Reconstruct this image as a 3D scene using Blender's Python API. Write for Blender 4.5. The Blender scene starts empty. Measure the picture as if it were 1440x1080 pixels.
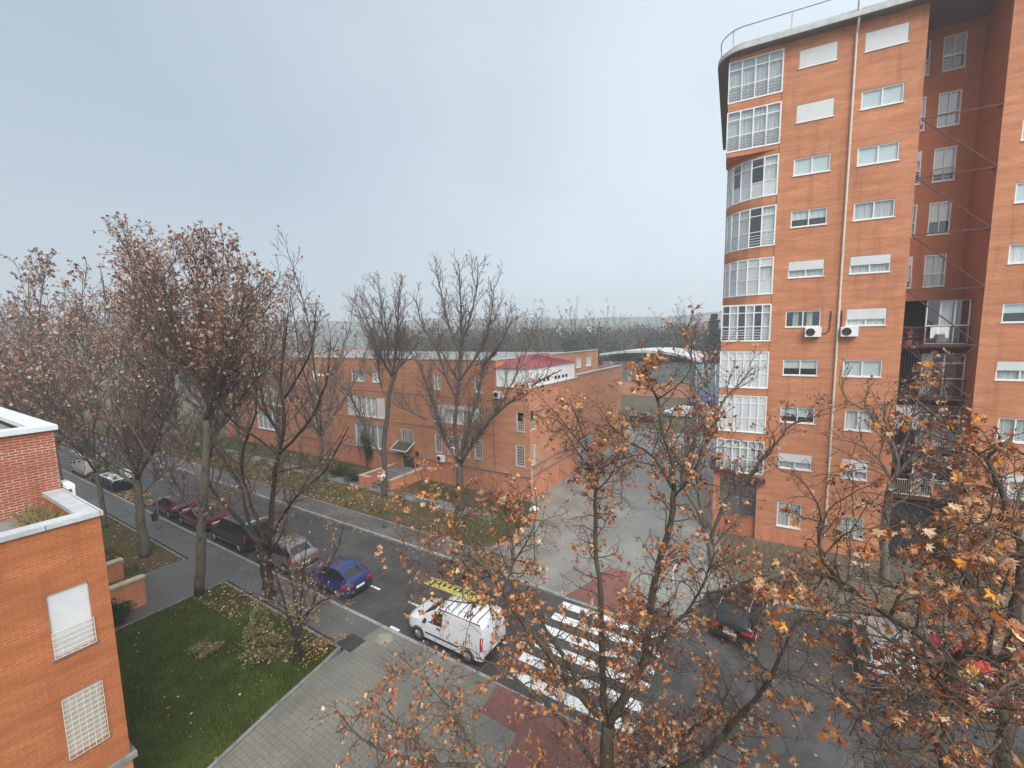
EXPO = 1.52
SKY_LO = (1.42, 1.77, 2.08)
SKY_HI = (3.0, 3.46, 3.76)
SUN_E = 1.5
HAZE = .0014
import bpy, bmesh, math, random
from mathutils import Vector, Matrix
R = math.radians
scene = bpy.context.scene
COL = scene.collection

# ------------------------------------------------------------------ helpers
class MB:
    """collects faces (with a material slot index) and links them as ONE mesh object"""
    def __init__(self):
        self.v = []; self.f = []; self.m = []
    def add(self, vs, fs, mi=0):
        o = len(self.v); self.v.extend(vs)
        for f in fs:
            self.f.append(tuple(i + o for i in f)); self.m.append(mi)
    def quad(self, a, b, c, d, mi=0): self.add([a, b, c, d], [(0, 1, 2, 3)], mi)
    def box(self, x0, x1, y0, y1, z0, z1, mi=0):
        self.add([(x0,y0,z0),(x1,y0,z0),(x1,y1,z0),(x0,y1,z0),(x0,y0,z1),(x1,y0,z1),(x1,y1,z1),(x0,y1,z1)],
                 [(0,3,2,1),(4,5,6,7),(0,1,5,4),(1,2,6,5),(2,3,7,6),(3,0,4,7)], mi)
    def bar(self, a, b, w, h=None, mi=0):
        """a square bar from a to b"""
        h = w if h is None else h
        a = Vector(a); b = Vector(b); t = (b - a).normalized()
        up = Vector((0,0,1)) if abs(t.z) < .95 else Vector((0,1,0))
        s = t.cross(up).normalized(); u = s.cross(t)
        P = []
        for p in (a, b):
            for q, r in ((-1,-1),(1,-1),(1,1),(-1,1)): P.append(tuple(p + s*(q*w/2) + u*(r*h/2)))
        self.add(P, [(0,1,2,3),(7,6,5,4),(0,4,5,1),(1,5,6,2),(2,6,7,3),(3,7,4,0)], mi)
    def prism(self, poly, z0, z1, mi=0, mtop=None):
        n = len(poly)
        P = [(x,y,z0) for x,y in poly] + [(x,y,z1) for x,y in poly]
        self.add(P, [tuple(range(n-1,-1,-1))] + [(i,(i+1)%n,n+(i+1)%n,n+i) for i in range(n)], mi)
        self.add(P[n:], [tuple(range(n))], mi if mtop is None else mtop)
    def tube(self, pts, rad, n=6, mi=0, cap=True):
        o = len(self.v); k = len(pts)
        pts = [Vector(p) for p in pts]
        if not isinstance(rad, (list, tuple)): rad = [rad]*k
        s = None
        for i in range(k):
            t = (pts[min(i+1,k-1)] - pts[max(i-1,0)])
            if t.length < 1e-9: t = Vector((0,0,1))
            t.normalize()
            if s is None:
                s = t.cross(Vector((.31,.77,.55))); s.normalize()
            else:
                s = s - t*s.dot(t)
                if s.length < 1e-6: s = t.cross(Vector((.31,.77,.55)))
                s.normalize()
            b = t.cross(s)
            for j in range(n):
                a = 2*math.pi*j/n
                self.v.append(tuple(pts[i] + (s*math.cos(a) + b*math.sin(a))*rad[i]))
        for i in range(k-1):
            for j in range(n):
                j2 = (j+1) % n
                self.f.append((o+i*n+j, o+i*n+j2, o+(i+1)*n+j2, o+(i+1)*n+j)); self.m.append(mi)
        if cap:
            self.f.append(tuple(o+j for j in range(n-1,-1,-1))); self.m.append(mi)
            self.f.append(tuple(o+(k-1)*n+j for j in range(n))); self.m.append(mi)
    def lathe(self, c, prof, n=20, mi=0, axis='z'):
        o = len(self.v)
        for r, h in prof:
            for j in range(n):
                a = 2*math.pi*j/n
                p = (r*math.cos(a), r*math.sin(a), h)
                if axis == 'y': p = (p[0], p[2], p[1])
                elif axis == 'x': p = (p[2], p[0], p[1])
                self.v.append((c[0]+p[0], c[1]+p[1], c[2]+p[2]))
        for i in range(len(prof)-1):
            for j in range(n):
                j2 = (j+1) % n
                f = (o+i*n+j, o+i*n+j2, o+(i+1)*n+j2, o+(i+1)*n+j)
                self.f.append(f if axis != 'y' else f[::-1]); self.m.append(mi)
        for ring, rev in ((0, True), (len(prof)-1, False)):
            if prof[ring][0] > 1e-4:
                f = tuple(o+ring*n+j for j in range(n))
                if rev != (axis == 'y'): f = f[::-1]
                self.f.append(f); self.m.append(mi)
    def build(self, name, mats, parent=None, smooth=False, uv=True, loc=None):
        me = bpy.data.meshes.new(name)
        me.from_pydata(self.v, [], self.f)
        if not isinstance(mats, (list, tuple)): mats = [mats]
        for m in mats: me.materials.append(m)
        if len(mats) > 1: me.polygons.foreach_set('material_index', self.m)
        if smooth: me.polygons.foreach_set('use_smooth', [True]*len(self.f))
        me.update()
        if uv:
            ul = me.uv_layers.new(name='UVMap'); data = [0.0]*(2*len(me.loops)); V = me.vertices
            for p in me.polygons:
                nx, ny, nz = p.normal
                if abs(nz) > .75:
                    for li in p.loop_indices:
                        c = V[me.loops[li].vertex_index].co; data[2*li] = c.x; data[2*li+1] = c.y
                else:
                    l = math.hypot(nx, ny) or 1; tx, ty = -ny/l, nx/l
                    for li in p.loop_indices:
                        c = V[me.loops[li].vertex_index].co; data[2*li] = c.x*tx + c.y*ty; data[2*li+1] = c.z
            ul.data.foreach_set('uv', data)
        o = bpy.data.objects.new(name, me); COL.objects.link(o)
        if parent: o.parent = parent
        if loc: o.location = loc
        return o

def tag(o, label=None, cat=None, group=None, kind=None):
    if label: o['label'] = label
    if cat: o['category'] = cat
    if group: o['group'] = group
    if kind: o['kind'] = kind
    return o
def thing(name, label, cat, loc=(0,0,0), rz=0, group=None):
    o = bpy.data.objects.new(name, None); COL.objects.link(o)
    o.empty_display_size = .3
    o.location = loc; o.rotation_euler = (0,0,rz)
    return tag(o, label, cat, group)
def kids(o): return [c for c in bpy.data.objects if c.parent == o]
def copy_tree(o, parent=None):
    c = o.copy(); COL.objects.link(c); c.parent = parent
    for ch in kids(o): copy_tree(ch, c)
    return c

# ------------------------------------------------------------------ materials
class NT:
    def __init__(self, name):
        self.mat = bpy.data.materials.new(name); self.mat.use_nodes = True
        self.t = self.mat.node_tree; self.t.nodes.clear()
        self.out = self.n('ShaderNodeOutputMaterial')
    def n(self, typ, **kw):
        nd = self.t.nodes.new(typ)
        for k, v in kw.items():
            if k.startswith('i_'):
                key = k[2:]
                nd.inputs[int(key) if key.isdigit() else key.replace('_',' ')].default_value = v
            else: setattr(nd, k, v)
        return nd
    def l(self, a, b): self.t.links.new(a, b)
    def coord(self, kind='Object', scale=(1,1,1)):
        tc = self.n('ShaderNodeTexCoord'); mp = self.n('ShaderNodeMapping')
        mp.inputs['Scale'].default_value = scale
        self.l(tc.outputs[kind], mp.inputs[0]); return mp.outputs[0]
    def noise(self, vec, scale, detail=4, rough=.55):
        nd = self.n('ShaderNodeTexNoise'); nd.inputs['Scale'].default_value = scale
        nd.inputs['Detail'].default_value = detail; nd.inputs['Roughness'].default_value = rough
        self.l(vec, nd.inputs['Vector']); return nd.outputs['Fac']
    def ramp(self, fac, stops):
        r = self.n('ShaderNodeValToRGB'); e = r.color_ramp.elements
        while len(e) < len(stops): e.new(.5)
        for el, (p, c) in zip(e, stops): el.position = p; el.color = (*c, 1) if len(c) == 3 else c
        self.l(fac, r.inputs[0]); return r.outputs[0]
    def mix(self, fac, a, b, mode='MIX'):
        m = self.n('ShaderNodeMix', data_type='RGBA', blend_type=mode)
        for sock, val in ((m.inputs[0], fac), (m.inputs[6], a), (m.inputs[7], b)):
            if isinstance(val, bpy.types.NodeSocket): self.l(val, sock)
            elif isinstance(val, (int, float)): sock.default_value = val
            else: sock.default_value = (*val, 1) if len(val) == 3 else val
        return m.outputs[2]
    def pbr(self, col, rough=.7, metal=0, bump=None, bstr=.3, bdist=.02, spec=None, coat=0, trans=0):
        p = self.n('ShaderNodeBsdfPrincipled')
        for sock, val in ((p.inputs['Base Color'], col), (p.inputs['Roughness'], rough), (p.inputs['Metallic'], metal)):
            if isinstance(val, bpy.types.NodeSocket): self.l(val, sock)
            elif isinstance(val, (int, float)): sock.default_value = val
            else: sock.default_value = (*val, 1)
        if spec is not None: p.inputs['Specular IOR Level'].default_value = spec
        if coat: p.inputs['Coat Weight'].default_value = coat; p.inputs['Coat Roughness'].default_value = .04
        if bump is not None:
            b = self.n('ShaderNodeBump'); b.inputs['Strength'].default_value = bstr; b.inputs['Distance'].default_value = bdist
            self.l(bump, b.inputs['Height']); self.l(b.outputs[0], p.inputs['Normal'])
        self.l(p.outputs[0], self.out.inputs[0]); return p

def plain(name, col, rough=.6, metal=0, var=.12, scale=3, coat=0, spec=None):
    """a slightly uneven coat of one colour"""
    t = NT(name); v = t.coord('Object')
    f = t.noise(v, scale, 5)
    d = tuple(c*(1-var) for c in col); b = tuple(min(1, c*(1+var)) for c in col)
    c = t.ramp(f, [(.3, d), (.7, b)])
    t.pbr(c, rough, metal, coat=coat, spec=spec); return t.mat

def brick(name, c1, c2, mortar, bw=.25, bh=.065, ms=.012, stain=.25, bump=.4, rough=.85, bias=0.):
    t = NT(name); uv = t.coord('UV')
    b = t.n('ShaderNodeTexBrick'); b.inputs['Scale'].default_value = 1
    b.inputs['Brick Width'].default_value = bw; b.inputs['Row Height'].default_value = bh
    b.inputs['Mortar Size'].default_value = ms; b.inputs['Mortar Smooth'].default_value = .1
    b.inputs['Bias'].default_value = bias
    b.inputs['Color1'].default_value = (*c1,1); b.inputs['Color2'].default_value = (*c2,1); b.inputs['Mortar'].default_value = (*mortar,1)
    t.l(uv, b.inputs['Vector'])
    mp = t.n('ShaderNodeMapping'); mp.inputs['Scale'].default_value = (.35, 2.2, 1); t.l(uv, mp.inputs[0])
    n1 = t.noise(mp.outputs[0], 1.3, 6, .65)
    n2 = t.noise(uv, .22, 4)
    c = t.mix(t.ramp(n1, [(.35,(0,0,0)),(.7,(1,1,1))]), b.outputs['Color'], tuple(x*(1-stain) for x in c1))
    c = t.mix(t.ramp(n2, [(.35,(.82,.82,.82)),(.65,(1.08,1.06,1.04))]), c, c, 'MIX')
    mv = t.n('ShaderNodeMapping'); mv.inputs['Scale'].default_value = (1.6,.11,1); t.l(uv, mv.inputs[0]); n5 = t.noise(mv.outputs[0], 1.4, 5, .6)
    c = t.mix(1., c, t.ramp(n5, [(.30,(.80,.78,.77)),(.46,(1,1,1)),(.66,(1,1,1)),(.8,(1.10,1.12,1.14))]), 'MULTIPLY')
    m = t.n('ShaderNodeMix', data_type='RGBA', blend_type='MULTIPLY'); m.inputs[0].default_value = 1
    t.l(c, m.inputs[6]); t.l(t.ramp(n2, [(.3,(.86,.85,.84)),(.7,(1,1,1))]), m.inputs[7])
    t.pbr(m.outputs[2], rough, bump=b.outputs['Fac'], bstr=-bump if False else bump, bdist=-.006, spec=.25)
    return t.mat

def tiles(name, c1, c2, joint, w, h, ms, rough=.6, offset=0., wet=True, rot=0.):
    t = NT(name); tc = t.n('ShaderNodeTexCoord'); mp = t.n('ShaderNodeMapping'); mp.inputs['Rotation'].default_value = (0,0,rot)
    t.l(tc.outputs['UV'], mp.inputs[0]); uv = mp.outputs[0]
    b = t.n('ShaderNodeTexBrick'); b.offset = offset
    b.inputs['Scale'].default_value = 1; b.inputs['Brick Width'].default_value = w; b.inputs['Row Height'].default_value = h
    b.inputs['Mortar Size'].default_value = ms; b.inputs['Mortar Smooth'].default_value = .2
    b.inputs['Color1'].default_value = (*c1,1); b.inputs['Color2'].default_value = (*c2,1); b.inputs['Mortar'].default_value = (*joint,1)
    t.l(uv, b.inputs['Vector'])
    n1 = t.noise(uv, .5, 6, .6); n2 = t.noise(uv, 9, 4)
    m = t.mix(1.0, b.outputs['Color'], t.ramp(n1, [(.3,(.66,.66,.67)),(.72,(1.1,1.1,1.08))]), 'MULTIPLY')
    m = t.mix(1.0, m, t.ramp(n2, [(.3,(.86,.86,.86)),(.7,(1.06,1.06,1.06))]), 'MULTIPLY')
    r = t.ramp(n1, [(.35,(.32,.32,.32)),(.62,(rough,)*3)]) if wet else rough
    t.pbr(m, r, bump=b.outputs['Fac'], bstr=.3, bdist=-.004)
    return t.mat

M = {}
M['brick_tower'] = brick('orange_facing_brick', (.68,.27,.13), (.54,.195,.088), (.70,.38,.24), ms=.009, stain=.34)
M['brick_low'] = brick('weathered_orange_brick', (.62,.27,.143), (.47,.19,.096), (.64,.38,.26), ms=.009, stain=.3)
M['brick_near'] = brick('near_orange_brick', (.50,.165,.058), (.40,.12,.045), (.56,.26,.14), bw=.25, bh=.078, ms=.008, stain=.3, bump=.9)
M['brick_box'] = brick('red_brick_pale_mortar', (.36,.105,.06), (.30,.085,.05), (.66,.47,.36), bw=.26, bh=.08, ms=.013, stain=.12, bump=.8)
M['brick_dark'] = brick('brown_return_brick', (.55,.19,.095), (.48,.165,.08), (.46,.2,.12), ms=.007, stain=.2)
def stucco(name, col, stain=.3):
    t = NT(name); v = t.coord('UV'); mp = t.n('ShaderNodeMapping'); mp.inputs['Scale'].default_value = (1.5,.3,1); t.l(v, mp.inputs[0])
    n = t.noise(mp.outputs[0], 1.6, 6, .65); n2 = t.noise(v, 30, 3)
    c = t.ramp(n, [(.28, tuple(x*(1-stain) for x in col)), (.6, col), (.8, tuple(min(1,x*1.1) for x in col))])
    t.pbr(c, .8, bump=n2, bstr=.15, bdist=.005, spec=.3); return t.mat
M['plinth'] = stucco('salmon_render', (.58,.23,.125), .34)
M['concrete'] = stucco('grey_concrete', (.33,.32,.30), .35)
M['soffit'] = stucco('dark_soffit_concrete', (.17,.16,.15), .2)
M['coping'] = None
M['coping'] = tiles('pale_stone_coping', (.52,.56,.57), (.47,.51,.53), (.20,.20,.19), 1.0, 3.0, .012, .6, wet=False)
M['cap'] = plain('cream_stone_cap', (.44,.39,.28), .7, var=.2, scale=4)
M['white'] = plain('white_painted_aluminium', (.76,.77,.77), .4, var=.05)
M['offwhite'] = plain('yellowed_white_metal', (.62,.58,.50), .5, var=.12, scale=6)
M['greymetal'] = plain('grey_galvanised_metal', (.36,.37,.38), .45, .6, var=.15, scale=5)
M['darkmetal'] = plain('dark_painted_metal', (.035,.03,.03), .45, var=.3, scale=5)
M['rustmetal'] = plain('maroon_painted_steel', (.085,.022,.022), .55, var=.25, scale=6)
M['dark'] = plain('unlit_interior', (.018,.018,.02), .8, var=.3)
M['curtain'] = None
def slats(name, col, pitch, amp=.35, rough=.5):
    t = NT(name); v = t.coord('UV'); w = t.n('ShaderNodeTexWave', wave_type='BANDS', bands_direction='Y', wave_profile='SAW')
    w.inputs['Scale'].default_value = .31416/pitch; t.l(v, w.inputs['Vector'])
    n = t.noise(v, 2, 4)
    c = t.mix(t.ramp(w.outputs['Fac'], [(.0,(0,0,0)),(.82,(.1,.1,.1)),(1,(1,1,1))]), col, tuple(x*(1-amp) for x in col))
    c = t.mix(1.0, c, t.ramp(n, [(.3,(.9,.9,.9)),(.7,(1,1,1))]), 'MULTIPLY')
    t.pbr(c, rough, bump=w.outputs['Fac'], bstr=.3, bdist=.01); return t.mat
M['shutter'] = slats('white_shutter_slats', (.70,.71,.71), .07)
M['shutter_near'] = slats('near_white_shutter_slats', (.66,.68,.70), .085, .4)
M['shutter_cream'] = slats('cream_shutter_slats', (.50,.46,.40), .085, .4)
def curtain(name, col, dark=.72, sc=9):
    t = NT(name); v = t.coord('UV'); w = t.n('ShaderNodeTexWave', wave_type='BANDS', bands_direction='X'); w.inputs['Scale'].default_value = sc/3
    w.inputs['Distortion'].default_value = 2.5; w.inputs['Detail'].default_value = 2; t.l(v, w.inputs['Vector'])
    c = t.ramp(w.outputs['Fac'], [(0, tuple(x*dark for x in col)), (1, col)]); t.pbr(c, .9, bump=w.outputs['Fac'], bstr=.4, bdist=.03); return t.mat
M['curtain'] = curtain('grey_net_curtain', (.56,.58,.58))
M['curtain_w'] = curtain('white_net_curtain', (.74,.74,.72), .8)
M['blind'] = plain('pale_green_blind', (.56,.63,.62), .7, var=.05)
M['awning'] = slats('frosted_panel', (.62,.66,.67), .28, .12)
def glass(name, tint=(.05,.06,.065), refl=.09):
    t = NT(name); g = t.n('ShaderNodeBsdfGlossy'); g.inputs['Roughness'].default_value = .03; g.inputs['Color'].default_value = (.95,.97,1,1)
    tr = t.n('ShaderNodeBsdfTransparent'); tr.inputs['Color'].default_value = (.95,.98,.98,1)
    lw = t.n('ShaderNodeLayerWeight'); lw.inputs['Blend'].default_value = .5
    pw = t.n('ShaderNodeMath', operation='POWER'); pw.inputs[1].default_value = 3.5; t.l(lw.outputs['Facing'], pw.inputs[0])
    ma = t.n('ShaderNodeMath', operation='MULTIPLY_ADD'); ma.inputs[1].default_value = .75; ma.inputs[2].default_value = .13; t.l(pw.outputs[0], ma.inputs[0])
    m = t.n('ShaderNodeMixShader'); t.l(ma.outputs[0], m.inputs[0]); t.l(tr.outputs[0], m.inputs[1]); t.l(g.outputs[0], m.inputs[2])
    t.l(m.outputs[0], t.out.inputs[0]); return t.mat
M['glass'] = glass('window_glass')
def carglass():
    t = NT('dark_car_glass'); t.pbr((.012,.014,.016), .04, spec=.8); return t.mat
M['carglass'] = carglass()
def asphalt():
    t = NT('worn_asphalt'); v = t.coord('Object')
    n1 = t.noise(v, .35, 6, .6); n2 = t.noise(v, 45, 3, .7)
    mp = t.n('ShaderNodeMapping'); mp.inputs['Scale'].default_value = (.06,1.1,1); t.l(v, mp.inputs[0]); n3 = t.noise(mp.outputs[0], 1, 4)
    c = t.ramp(n1, [(.3,(.039,.039,.039)),(.7,(.069,.068,.066))])
    c = t.mix(1., c, t.ramp(n3, [(.35,(.8,.8,.8)),(.65,(1.1,1.1,1.1))]), 'MULTIPLY')
    c = t.mix(1., c, t.ramp(n2, [(.3,(.75,.75,.75)),(.7,(1.2,1.2,1.2))]), 'MULTIPLY')
    n4 = t.noise(v, .9, 2, .4); c = t.mix(1., c, t.ramp(n4, [(.36,(.72,.72,.73)),(.40,(1,1,1)),(.62,(1,1,1)),(.66,(1.22,1.21,1.2))]), 'MULTIPLY')
    vo = t.n('ShaderNodeTexVoronoi', feature='DISTANCE_TO_EDGE'); vo.inputs['Scale'].default_value = .45
    nd = t.n('ShaderNodeTexNoise'); nd.inputs['Scale'].default_value = 1.7; nd.inputs['Detail'].default_value = 5; t.l(v, nd.inputs['Vector'])
    vm = t.n('ShaderNodeVectorMath', operation='ADD'); t.l(v, vm.inputs[0]); t.l(nd.outputs['Color'], vm.inputs[1]); t.l(vm.outputs[0], vo.inputs['Vector'])
    c = t.mix(1., c, t.ramp(vo.outputs['Distance'], [(0,(.45,.45,.45)),(.012,(1,1,1))]), 'MULTIPLY')
    r = t.ramp(n1, [(.35,(.42,.42,.42)),(.65,(.7,.7,.7))])
    t.pbr(c, r, bump=n2, bstr=.25, bdist=.006); return t.mat
M['asphalt'] = asphalt()
M['pavegrey'] = tiles('grey_concrete_flags', (.115,.118,.112), (.10,.103,.098), (.075,.075,.072), 2.4, 1.7, .02, .62)
M['plaza'] = tiles('small_square_setts', (.205,.198,.168), (.185,.18,.152), (.135,.13,.11), .21, .21, .014, .68)
M['plaza_far'] = tiles('pale_concrete_paving', (.25,.245,.225), (.225,.222,.205), (.16,.155,.145), 3.0, 3.0, .03, .5)
M['brownpave'] = tiles('olive_brown_setts', (.135,.115,.078), (.115,.098,.068), (.085,.075,.055), .45, .9, .02, .65)
M['redtile'] = tiles('red_tactile_tiles', (.225,.088,.068), (.195,.076,.06), (.14,.06,.05), .4, .4, .014, .6, wet=False)
M['kerb'] = plain('pale_kerb_stone', (.25,.245,.235), .7, var=.3, scale=3)
M['edging'] = plain('grey_concrete_edging', (.17,.175,.17), .75, var=.3, scale=4)
def ground(name, stops, scale=.8, bump=.5):
    t = NT(name); v = t.coord('Object'); n1 = t.noise(v, scale, 8, .65); n2 = t.noise(v, 14, 5, .7)
    f = t.n('ShaderNodeMath', operation='ADD'); g = t.n('ShaderNodeMath', operation='MULTIPLY'); g.inputs[1].default_value = .35
    t.l(n2, g.inputs[0]); t.l(n1, f.inputs[0]); t.l(g.outputs[0], f.inputs[1])
    h = t.n('ShaderNodeMath', operation='SUBTRACT'); h.inputs[1].default_value = .17; t.l(f.outputs[0], h.inputs[0])
    t.pbr(t.ramp(h.outputs[0], stops), .95, bump=n2, bstr=bump, bdist=.05, spec=.02); return t.mat
M['lawn'] = ground('mossy_lawn_soil', [(.3,(.03,.03,.011)),(.5,(.035,.05,.012)),(.68,(.05,.07,.016))])
M['dirt'] = ground('bare_lawn_dirt', [(.3,(.07,.05,.032)),(.48,(.10,.075,.045)),(.6,(.07,.075,.03)),(.75,(.05,.07,.022))], .45)
M['farground'] = ground('dull_distant_ground', [(.3,(.05,.055,.03)),(.5,(.09,.085,.06)),(.7,(.12,.11,.09))], .03)
M['hill'] = ground('wooded_hill', [(.3,(.03,.04,.03)),(.7,(.06,.065,.045))], .02)
def paint_white():
    t = NT('worn_white_road_paint'); v = t.coord('Object'); n = t.noise(v, 3, 6, .7); n2 = t.noise(v, 26, 5, .7)
    f = t.n('ShaderNodeMath', operation='MULTIPLY'); t.l(n, f.inputs[0]); t.l(n2, f.inputs[1])
    t.pbr(t.ramp(f.outputs[0], [(.1,(.28,.28,.27)),(.17,(.56,.58,.58)),(.4,(.78,.78,.76))]), .55); return t.mat
M['roadpaint'] = paint_white()
def leaf(name, stops, trans=.25, spec=.22):
    t = NT(name); g = t.n('ShaderNodeNewGeometry'); c = t.ramp(g.outputs['Random Per Island'], stops)
    p = t.n('ShaderNodeBsdfPrincipled'); t.l(c, p.inputs['Base Color']); p.inputs['Roughness'].default_value = .6; p.inputs['Specular IOR Level'].default_value = spec
    tl = t.n('ShaderNodeBsdfTranslucent'); t.l(c, tl.inputs[0]); m = t.n('ShaderNodeMixShader'); m.inputs[0].default_value = trans
    t.l(p.outputs[0], m.inputs[1]); t.l(tl.outputs[0], m.inputs[2]); t.l(m.outputs[0], t.out.inputs[0]); return t.mat
M['leaf_near'] = leaf('dry_plane_leaves', [(0,(.15,.042,.02)),(.18,(.28,.098,.045)),(.42,(.44,.18,.082)),(.62,(.56,.28,.14)),(.78,(.64,.39,.23)),(.88,(.74,.56,.38)),(.93,(.74,.33,.06)),(1,(.74,.28,.035))])
M['leaf_mid'] = leaf('rusty_plane_leaves', [(0,(.14,.06,.042)),(.3,(.26,.125,.085)),(.6,(.38,.21,.15)),(.85,(.50,.34,.25)),(1,(.64,.55,.43))])
M['leaf_far'] = leaf('brown_crown_leaves', [(0,(.06,.03,.02)),(.4,(.13,.06,.038)),(.75,(.21,.105,.068)),(.93,(.30,.19,.13)),(1,(.5,.42,.32))])
M['leaf_tan'] = leaf('tan_seed_foliage', [(0,(.09,.065,.03)),(.4,(.20,.145,.07)),(.75,(.32,.25,.13)),(1,(.44,.38,.23))])
M['leaf_green'] = leaf('evergreen_leaves', [(0,(.012,.03,.012)),(.5,(.03,.065,.022)),(1,(.07,.11,.035))])
M['leaf_yellow'] = leaf('yellow_green_needles', [(0,(.07,.07,.02)),(.4,(.16,.155,.055)),(.75,(.27,.25,.10)),(1,(.40,.37,.2))])
M['leaf_olive'] = leaf('grey_green_needles', [(0,(.028,.042,.028)),(.5,(.05,.065,.04)),(1,(.085,.095,.058))])
M['leaf_fallen'] = leaf('fallen_leaves', [(0,(.14,.06,.03)),(.35,(.26,.125,.055)),(.75,(.36,.22,.11)),(1,(.56,.48,.33))], .1)
M['hallroof'] = plain('weathered_white_roof', (.50,.51,.51), .5, var=.2, scale=.5)
M['grass'] = leaf('grass_blades', [(0,(.032,.062,.004)),(.5,(.066,.112,.008)),(1,(.15,.18,.03))], .3, .02)
M['drygrass'] = leaf('dry_straw_grass', [(0,(.22,.17,.08)),(.6,(.34,.26,.13)),(1,(.2,.22,.08))])
def bark(name, base, patch, dark, sc=2.2):
    t = NT(name); v = t.coord('Object', (1,1,.4)); n = t.noise(v, sc*2.2, 5, .6); n2 = t.noise(v, 22, 4, .7)
    c = t.ramp(n, [(.32, dark), (.47, base), (.6, base), (.7, patch)])
    c = t.mix(1., c, t.ramp(n2, [(.3,(.7,.7,.7)),(.7,(1.15,1.15,1.15))]), 'MULTIPLY')
    t.pbr(c, .85, bump=n2, bstr=.5, bdist=.02, spec=.25); return t.mat
M['bark'] = bark('plane_tree_bark', (.15,.14,.105), (.20,.19,.145), (.07,.062,.045))
M['bark_far'] = bark('backlit_plane_bark', (.095,.084,.066), (.15,.14,.11), (.05,.043,.033))  # backlit darkness of the far-row trunks put into the bark colour
M['bark_near'] = bark('near_branch_bark', (.10,.08,.052), (.23,.20,.13), (.036,.026,.018), 4)  # mottled bark, contrast raised to paint in lit patches and dark sides
M['bark_dark'] = bark('dark_bark', (.035,.029,.024), (.06,.05,.04), (.02,.016,.014), 3)  # near-black bark of the dark-stemmed trees
M['twig'] = plain('dull_brown_twigs', (.085,.058,.042), .85, var=.3, scale=2)
M['twig_far'] = plain('grey_brown_twigs', (.10,.075,.064), .85, var=.25, scale=2)
M['twig_red'] = plain('purplish_twigs', (.10,.035,.035), .85, var=.3, scale=2)

# ------------------------------------------------------------------ camera, world, sun
CAM_H = 13.7
cam = bpy.data.cameras.new('camera'); co = bpy.data.objects.new('camera', cam); COL.objects.link(co)
cam.sensor_width = 36; cam.lens = 15.0; cam.clip_start = .05; cam.clip_end = 6000
RW = Vector((0.852396,0.522632,-0.016652)); UW = Vector((-0.043711,0.102953,0.993725)); FW = Vector((-0.521067,0.846320,-0.110602))
co.matrix_world = Matrix(((RW.x,UW.x,-FW.x,0),(RW.y,UW.y,-FW.y,0),(RW.z,UW.z,-FW.z,CAM_H),(0,0,0,1)))
scene.camera = co
scene.render.engine = 'CYCLES'
scene.cycles.max_bounces = 6; scene.cycles.transparent_max_bounces = 12; scene.cycles.volume_bounces = 2
scene.cycles.use_denoising = True
vs = scene.view_settings; vs.view_transform = 'Standard'; vs.look = 'None'; vs.gamma = 1; vs.exposure = EXPO

SUN_AZ, SUN_EL = 128, 52        # degrees: compass bearing from +Y turning to +X, and height
w = bpy.data.worlds.new('World'); scene.world = w; w.use_nodes = True
nt = w.node_tree; nt.nodes.clear()
wo = nt.nodes.new('ShaderNodeOutputWorld'); bg = nt.nodes.new('ShaderNodeBackground'); sky = nt.nodes.new('ShaderNodeTexSky')
sky.sky_type = 'NISHITA'; sky.sun_disc = False; sky.sun_elevation = R(SUN_EL); sky.sun_rotation = R(SUN_AZ); sky.air_density = 1; sky.dust_density = 4; sky.ozone_density = 1
hs = nt.nodes.new('ShaderNodeHueSaturation'); hs.inputs['Saturation'].default_value = .35
nt.links.new(sky.outputs[0], hs.inputs['Color'])
mx = nt.nodes.new('ShaderNodeMix'); mx.data_type = 'RGBA'; mx.inputs[0].default_value = .8
nt.links.new(hs.outputs[0], mx.inputs[6])
# even overcast layer, brighter towards the hidden sun, with broad soft cloud
tc = nt.nodes.new('ShaderNodeTexCoord'); nz = nt.nodes.new('ShaderNodeTexNoise'); nz.inputs['Scale'].default_value = 2.2; nz.inputs['Detail'].default_value = 3
nt.links.new(tc.outputs['Generated'], nz.inputs['Vector'])
dt = nt.nodes.new('ShaderNodeVectorMath'); dt.operation = 'DOT_PRODUCT'; dt.inputs[1].default_value = (.62,.42,.35); nt.links.new(tc.outputs['Generated'], dt.inputs[0])
ad = nt.nodes.new('ShaderNodeMath'); ad.operation = 'MULTIPLY_ADD'; ad.inputs[1].default_value = .5; nt.links.new(nz.outputs['Fac'], ad.inputs[0]); nt.links.new(dt.outputs['Value'], ad.inputs[2])
cr = nt.nodes.new('ShaderNodeValToRGB'); cr.color_ramp.elements[0].position = .0; cr.color_ramp.elements[1].position = .95
cr.color_ramp.elements[0].color = (*SKY_LO,1); cr.color_ramp.elements[1].color = (*SKY_HI,1)
nt.links.new(ad.outputs[0], cr.inputs[0]); nt.links.new(cr.outputs[0], mx.inputs[7])
nt.links.new(mx.outputs[2], bg.inputs['Color']); bg.inputs['Strength'].default_value = .1
nt.links.new(bg.outputs[0], wo.inputs[0])
sd = bpy.data.lights.new('sun', 'SUN'); sd.energy = SUN_E; sd.angle = R(50); sd.color = (1,.965,.92)
so = bpy.data.objects.new('sun', sd); COL.objects.link(so)
az, el = R(SUN_AZ), R(SUN_EL)
sdir = Vector((math.sin(az)*math.cos(el), math.cos(az)*math.cos(el), math.sin(el)))
so.rotation_euler = sdir.to_track_quat('Z', 'Y').to_euler()
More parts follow.
